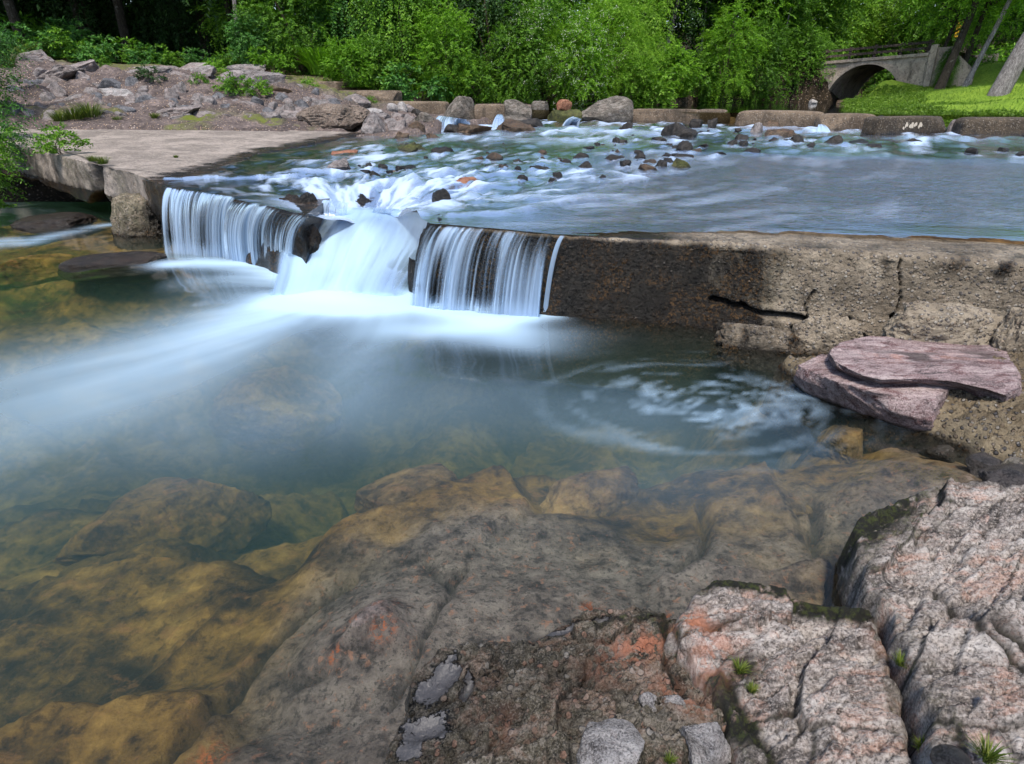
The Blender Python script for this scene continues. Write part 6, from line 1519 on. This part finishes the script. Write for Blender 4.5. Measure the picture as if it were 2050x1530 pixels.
    for px, py, key, sc, m, label in ((430, 150, 'weed', 1.3, 'leaf_bright', 'bright weed beside the flat-topped ledge stone'), (480, 192, 'weed', 1.5, 'leaf_mid', 'leafy green weed under the square-edged flat stone'), (458, 182, 'weed', 1.1, 'leaf_yellow', 'yellowish weed in the shadow of the square-edged stone'), (520, 190, 'weed', 1.2, 'leaf_bright', 'weed under the domed pale grey rock'),
                                      (300, 165, 'weed', 1.2, 'leaf_dark', 'dark green weed under the lichened ledge'), (205, 135, 'weed', 1.0, 'leaf_mid', 'sparse weed between the long top ledges'), (400, 168, 'weed', .8, 'leaf_mid', 'small weed beside the leaning pink-grey rock'), (555, 168, 'weed', 1.1, 'leaf_bright', 'weed right of the domed pale grey rock'),
                                      (618, 178, 'weed', 1.0, 'leaf_mid', 'dark leafy weed on the middle step of the retaining wall'), (742, 206, 'weed', .6, 'leaf_mid', 'small weed in the corner of the stepped wall'), (180, 232, 'clump', 1.6, None, 'tall reddish green grass tuft at the slab edge'), (150, 236, 'clump', 1.3, None, 'low pale grass patch left of the tall tuft'), (120, 240, 'clump', 1.1, None, 'low grass patch at the far left of the slab edge'),
                                      (235, 240, 'clump', .6, None, 'thin mossy grass right of the tall tuft'), (310, 234, 'clump', .6, None, 'thin mossy grass in the middle of the slab edge'), (430, 240, 'clump', .6, None, 'thin mossy grass at the right of the slab edge')):
        q = on_bank(px, py)
        plant('weed' if m else 'grass_tuft', key, q - np.array([0, 0, .03]), label, 'weed' if m else 'grass', W, px * .1, sc * (.72 if m else 1.0), {'foliage': m} if m else None)
    for px, py, z, key, sc, label in ((205, 325, .70, 'clump', .5, 'short green grass along the crack near the slab corner'), (185, 320, .70, 'clump', .42, 'sparse grass at the crack left of the slab corner'), (122, 305, .72, 'weed', .75, 'leggy green weed on the slab beside the overhanging shrub'), (352, 313, .70, 'clump', .22, 'single tiny grass sprout in the middle of the slab edge')):
        plant('grass_tuft' if key == 'clump' else 'weed', key, P(px, py, z) - np.array([0, 0, .02]), label, 'grass' if key == 'clump' else 'weed', None, .4, sc)
    # shrub hanging in from the left
    for px, py, y, key, sc, rz, m, label in ((-45, 345, 9.2, 'overhang', .68, .2, 'leaf_blue', 'overhanging shrub with fine cool green leaves at the left end of the slab'), (-50, 265, 11.0, 'overhang', .74, 2.0, 'leaf_mid', 'taller overhanging shrub behind the fine-leaved one, brighter green'),
                                             (-40, 420, 8.0, 'overhang', .55, 4.0, 'leaf_mid', 'low trailing shrub hanging over the dark hollow'), (-20, 215, 14.0, 'overhang', .8, 3.0, 'leaf_blue', 'bluish leafy shrub low on the bank behind the slab')):
        plant('shrub', key, stand(px, py, y), label, 'shrub', 'overhanging shrubs beside the slab', rz, sc, {'foliage': m})
    plant('plume_grass', 'plume', stand(15, 135, 15.5), 'pale arching plume grass above the overhanging shrub', 'grass', None, 0, 1.0)
    # grass on the front rocks
    TG = 'grass tufts in the cracks of the front rocks'
    for px, py, z, sc, rz, label in ((1800, 1330, .19, .55, 0, 'bright tuft of grass in the long mossy crack'), (1480, 1345, .125, .6, 1, 'yellow-green mossy tuft on the pink rock'), (1505, 1385, .13, .45, 2, 'small tuft below the yellow-green one on the pink rock'), (1975, 1520, .30, .8, 3, 'dry brownish tuft at the lower edge of the pale slab'), (1845, 1500, .2, .5, 4, 'low green tuft at the lower end of the long crack'),
                                     (1340, 1525, .10, .4, 5, 'thin tuft between the two pale boulders')):
        plant('grass_tuft', 'tuft', P(px, py, z), label, 'grass', TG, rz, sc * .8)

def make_wood():
    """far wood: a mass of leaves on the rising ground"""
    rng = np.random.default_rng(77); parts = []
    n = 9000
    x = rng.uniform(-60, 75, n); y = rng.uniform(46, 66, n)
    x[:1500] = rng.uniform(34, 70, 1500); y[:1500] = rng.uniform(14, 46, 1500); x[1500:2300] = rng.uniform(-62, -34, 800); y[1500:2300] = rng.uniform(8, 46, 800)
    z = ground_z(x, y) + rng.uniform(0, 1, n) ** 1.1 * 18
    lump = fbm(p3(x * .25, y * .25, z * .3), 3, seed=78)
    keep = lump > -.22
    c = np.stack([x, y, z], 1)[keep]
    v, f = sprays(rng, c, np.tile(np.array([0, -.5, .3]), (len(c), 1)), 1.9, 15, .42, .22, .5, .8)
    me = mesh('distant_wood', v, f, False, None, MAT['leaf_bright'])  # lighter leaf colour carries the hazy brightness of the distance
    tag(link('distant_wood', me), 'green wood closing the valley behind everything', 'wood', kind='stuff')

LAWN_EDGE = [(1692, 209, 27.5), (1700, 218, 23), (1716, 228, 19.5), (1762, 236, 17.6), (1850, 245, 16.2), (1915, 255, 15.4), (2050, 258, 14.6), (2300, 268, 13.2)]
def make_lawn():
    ed = [PY(*q) for q in LAWN_EDGE]
    pts = [tuple(q) for q in ed] + [tuple(PY(*q)) for q in ((1740, 203, 27.5), (1800, 192, 27.5), (1880, 183, 27), (1960, 175, 25), (2050, 167, 23), (2300, 150, 21), (1800, 215, 21), (1900, 210, 19), (2050, 200, 18), (1900, 232, 17), (2050, 230, 16.2), (2300, 200, 16))] + [(16, 30, 2.0), (22, 30, 2.6), (28, 26, 3.0), (30, 18, 2.8), (26, 12, 1.6)]
    poly = [q[:2] for q in ed] + [(30, 9), (36, 34), (17.2, 30.5), (15.6, 29)]
    xs = np.arange(8, 34, .09); ys = np.arange(9.5, 33, .09)
    X, Y = np.meshgrid(xs, ys, indexing='ij'); x, y = X.ravel(), Y.ravel()
    d = poly_sd(x, y, poly) + .15 * fbm(p3(x * 1.5, y * 1.5), 3, seed=121)
    def lz(x, y): return shepard(x, y, pts, 3, .5)
    z = lz(x, y) + .05 * fbm(p3(x, y), 4, seed=122) - 1.2 * sstep(.25, -.5, d)
    F = grid_faces(len(xs), len(ys)); F = F[d[F].max(1) > -.6]; used = np.unique(F); re = np.full(len(x), -1); re[used] = np.arange(len(used))
    me = mesh('lawn', np.stack([x, y, z], 1)[used], re[F], True, None, MAT['lawn'])
    tag(link('lawn', me), 'bright mown lawn sloping down to the stream', 'lawn', kind='structure')
    rng = np.random.default_rng(9)
    # leafy ground cover on the slope by the water
    n = 60000; gx, gy = rng.uniform(8.5, 26, n), rng.uniform(11, 29, n)
    gd = poly_sd(gx, gy, poly)
    _, fr = seg_dist(gx, gy, ed)
    wid = 2.1 + .9 * vn(p3(gx * .6, gy * .6), 124)
    k = (gd > -.12) & (gd < wid)
    gx, gy, gd = gx[k], gy[k], gd[k]
    c = np.stack([gx, gy, lz(gx, gy) - .0 + .05 * vn(p3(gx * 2, gy * 2), 123)], 1)
    v, f = sprays(rng, c, np.tile(np.array([-.1, -.25, .9]), (len(c), 1)), .13, 7, .055, .036, .3, .6)
    me = mesh('ground_cover', v, f, False, None, MAT['leaf_lawn'])
    tag(link('ground_cover', me), 'leafy ground cover spilling down the bank of the lawn', 'ground cover', kind='stuff')
    n = 42000; gx, gy = rng.uniform(9, 30, n), rng.uniform(12, 31, n); gd = poly_sd(gx, gy, poly); k = gd > .8; gx, gy = gx[k], gy[k]
    c = np.stack([gx, gy, lz(gx, gy)], 1); d = nrm(np.array([0, 0, 1.0]) + rng.normal(size=c.shape) * .4); nn = nrm(np.cross(d, rng.normal(size=c.shape)))
    v, f = leaves(c, d, nn, rng.uniform(.05, .11, len(c)), np.full(len(c), .014))
    me = mesh('lawn_grass', v, f, False, None, MAT['leaf_lawn'])
    tag(link('lawn_grass', me), 'short grass of the mown lawn', 'grass', kind='stuff')

# ---------------------------------------------------------------- bridge
def make_bridge():
    O = PY(1722, 206, 31.0); O[2] = .55
    az = radians(44); a = np.array([sin(az), cos(az), 0]); t = np.array([cos(az), -sin(az), 0]); up = np.array([0, 0, 1.0])
    zspring = .85; R = 1.62; rise = PY(1716, 129, 31)[2] - zspring
    ztop_l = PY(1640, 124, 32.0)[2]; ztop_r = PY(1830, 104, 29.5)[2]
    root = empty('arch_bridge', (O[0], O[1], zspring), 'stained concrete arch bridge with a rail fence over the stream', 'bridge')
    base = np.array([O[0], O[1], zspring])
    W = lambda s, d, z: t * s + a * d + up * z                         # local: along the face, into the bridge, height
    n = 60
    th = np.linspace(pi, 0, n)
    arc = np.stack([R * np.cos(th), rise * np.sin(th)], 1)
    arc = np.concatenate([[(-R, -1.0)], arc, [(R, -1.0)]])
    top = lambda s: (ztop_l + (ztop_r - ztop_l) * np.clip((s + 2.4) / 5.6, -.3, 1.3)) - zspring
    # face: strips from the arch up to the top, then plain panels each side
    dep = 4.6
    V, F = [], []
    def strip(lo, hi, m=14):
        k = sum(len(q) for q in V); w = np.linspace(0, 1, m)
        g = lo[:, None] * (1 - w)[None, :, None] + hi[:, None] * w[None, :, None]
        V.append(g.reshape(-1, 3)); F.append(grid_faces(len(lo), m, k))
    lo = np.array([W(s, 0, z) for s, z in arc]); hi = np.array([W(s, 0, top(s)) for s, z in arc]); strip(lo, hi)
    xs = np.linspace(-3.3, -R, 16); strip(np.array([W(s, 0 if s > -2.4 else (-2.4 - s) * .25, -1.0) for s in xs]), np.array([W(s, 0 if s > -2.4 else (-2.4 - s) * .25, top(s) - (0 if s > -2.4 else (-2.4 - s) * .9)) for s in xs]))
    xs = np.linspace(R, 4.1, 22); strip(np.array([W(s, 0 if s < 2.6 else (s - 2.6) * .2, -1.0) for s in xs]), np.array([W(s, 0 if s < 2.6 else (s - 2.6) * .2, top(s) + (.18 if 2.3 < s < 3.2 else 0) - (0 if s < 3.2 else (s - 3.2) * .9)) for s in xs]))
    strip(np.array([W(s, 0, z) for s, z in arc]), np.array([W(s, dep, z) for s, z in arc]), 10)           # barrel
    lo = np.array([W(s, dep, z) for s, z in arc]); hi = np.array([W(s, dep, top(s)) for s, z in arc]); strip(lo, hi, 4)   # back face
    for s0, s1 in ((-3.3, -R), (R, 4.1)):
        xs = np.linspace(s0, s1, 6); strip(np.array([W(s, dep, -1.0) for s in xs]), np.array([W(s, dep, top(s)) for s in xs]), 4)
    xs = np.linspace(-2.4, 3.2, 30); strip(np.array([W(s, 0, top(s)) for s in xs]), np.array([W(s, dep, top(s)) for s in xs]), 4)        # deck
    v = np.concatenate(V)
    v = v + (a * 1.0)[None] * (.02 * fbm(v * 1.3, 4, seed=131))[:, None]
    fc = mesh('arch_wall', v, np.concatenate(F), False, {'moss': np.clip(fbm(v * .8, 3, seed=132), 0, 1) * .5}, MAT['bridge'])
    link('arch_wall', fc, root)
    # arch ring and cornice proud of the face
    ring = []
    for r0, d0 in ((1.0, -.05), (1.09, -.05), (1.09, .02)):
        ring.append(np.array([W(q[0] * r0, d0, q[1] * r0 if q[1] > 0 else q[1]) for q in arc]))
    rv = np.stack(ring, 1).reshape(-1, 3); link('arch_ring', mesh('arch_ring', rv, grid_faces(len(arc), 3), False, None, MAT['bridge']), root)
    def bar(p, q, hw, hh):
        p, q = np.asarray(p), np.asarray(q); d = nrm(q - p); s = nrm(np.cross(d, up)) if abs(d[2]) < .9 else a; u = np.cross(s, d)
        vv = np.array([e + s * x * hw + u * y * hh for e in (p, q) for x, y in ((-1, -1), (1, -1), (1, 1), (-1, 1))])
        return vv, np.array([(0, 1, 2, 3), (7, 6, 5, 4), (0, 4, 5, 1), (1, 5, 6, 2), (2, 6, 7, 3), (3, 7, 4, 0)])
    xs = np.linspace(-2.5, 2.4, 2)
    cv, cf = bar(W(-2.45, -.04, top(-2.45) - .05), W(2.3, -.04, top(2.3) - .05), .05, .06); link('cornice', mesh('cornice', cv, cf, False, None, MAT['bridge']), root)
    # buttress-like pilaster on the right
    pv, pf = bar(W(2.62, -.02, -1), W(2.45, -.02, top(2.45) + .30), .14, .12); link('pilaster', mesh('pilaster', pv, pf, False, None, MAT['bridge']), root)
    for s in (-2.0, -.95, .1, 1.15, 2.2):
        bv, bf = bar(W(s, .12, top(s)), W(s, .12, top(s) + .52), .05, .05); link('fence_post', mesh('fence_post', bv, bf, False, None, MAT['rail']), root)
    for h in (.20, .42):
        bv, bf = bar(W(-2.2, .06, top(-2.2) + h), W(2.35, .06, top(2.35) + h), .02, .05); link('fence_rail', mesh('fence_rail', bv, bf, False, None, MAT['rail']), root)
    for o in root.children: pass
    # bank stones at the bridge foot
    for px, py, w, h, m, lab, sd in ((1627, 208, 14, 7, 'pale', 'small white stone on the shore before the bridge', 341), (1690, 208, 40, 6, 'wetbrown', 'low reddish gravel stone under the arch', 342)):
        c, hf = at_px(px, py, w, h, z=.95, sink=.4); rock('shore_stone', lab, 'stone', c, hf, m, sd, 14)
    # road sign arrow seen between the trunks
    q = PY(1921, 60, 33); r = empty('road_sign', (q[0], q[1], q[2] - 1.6), 'yellow road sign with dark stripes glimpsed between the dark trunks', 'sign')
    bv, bf = bar((0, 0, -.6), (0, 0, 2.0), .025, .025); link('post', mesh('post', bv, bf, False, None, MAT['rail']), r)
    g = G('sign_yellow'); my = g.out(g.bsdf((.75, .42, .02), .5)); g = G('sign_black'); mb = g.out(g.bsdf((.02, .02, .02), .5))
    x = .18; link('sign_panel', mesh('sign_panel', np.array([(-x, -.03, 1.3), (x, -.03, 1.3), (x, -.03, 2.05), (-x, -.03, 2.05), (-x, 0, 1.3), (x, 0, 1.3), (x, 0, 2.05), (-x, 0, 2.05)]), np.array([(0, 1, 2, 3), (5, 4, 7, 6), (1, 5, 6, 2), (4, 0, 3, 7), (3, 2, 6, 7), (4, 5, 1, 0)]), False, None, my), r)
    parts = []
    for k in range(3):
        z0 = 1.36 + k * .23
        parts.append((np.array([(-x, -.034, z0), (-x + .02, -.034, z0 - .02), (x, -.034, z0 + .18), (x, -.034, z0 + .27)]), np.arange(4)[None]))
    V2, F2 = join(parts); link('stripe', mesh('stripe', V2, F2, False, None, mb), r)
# ---------------------------------------------------------------- light, camera, assembly
def make_light():
    w = bpy.data.worlds.new('World'); SC.world = w; w.use_nodes = True
    nt = w.node_tree; nt.nodes.clear()
    el, rot = radians(62), radians(188)
    sky = nt.nodes.new('ShaderNodeTexSky'); sky.sky_type = 'NISHITA'; sky.sun_disc = False
    sky.sun_elevation = el; sky.sun_rotation = rot; sky.air_density = 1.0; sky.dust_density = 1.2; sky.ozone_density = 1.0
    bg = nt.nodes.new('ShaderNodeBackground'); bg.inputs[1].default_value = .12
    out = nt.nodes.new('ShaderNodeOutputWorld')
    nt.links.new(sky.outputs[0], bg.inputs[0]); nt.links.new(bg.outputs[0], out.inputs[0])
    su = bpy.data.lights.new('sun', 'SUN'); su.energy = 2.6; su.angle = radians(9); su.color = (1, .93, .83)
    o = bpy.data.objects.new('sun', su); COL.objects.link(o)
    d = Vector((sin(rot) * cos(el), cos(rot) * cos(el), sin(el)))
    o.rotation_euler = d.to_track_quat('Z', 'Y').to_euler(); o.location = (0, 0, 30)

def make_camera():
    cam = bpy.data.cameras.new('camera'); cam.sensor_width = 36; cam.sensor_fit = 'HORIZONTAL'; cam.lens = 36 * FPX / 2050.0
    cam.clip_start = .02; cam.clip_end = 600
    o = bpy.data.objects.new('camera', cam); COL.objects.link(o)
    o.location = (0, 0, H); o.rotation_euler = (pi / 2 - PITCH, 0, 0); SC.camera = o

def settings():
    v = SC.view_settings; v.view_transform = 'Standard'; v.look = 'None'; v.gamma = 1; v.exposure = EXPOSURE
    c = SC.cycles; c.use_denoising = True; c.denoiser = 'OPENIMAGEDENOISE'; c.denoising_input_passes = 'RGB_ALBEDO_NORMAL'; c.denoising_prefilter = 'ACCURATE'
    c.max_bounces = 10; c.transparent_max_bounces = 24; c.diffuse_bounces = 3; c.glossy_bounces = 3; c.transmission_bounces = 4; c.volume_bounces = 1
    c.caustics_reflective = False; c.caustics_refractive = False; c.sample_clamp_indirect = 6.0
    c.use_adaptive_sampling = True; c.adaptive_threshold = .02
    SC.render.use_persistent_data = False

EXPOSURE = 1.12
build_mats()
make_light(); make_camera(); settings()
rapid_prep()
make_ground(); make_bank(); make_bed(); make_lawn()
make_weir(); make_front_rocks(); make_rapid_stones(); make_far_blocks(); make_bank_stones()
make_pool(); make_stream(); make_falls()
make_bridge(); make_wood(); make_plants()
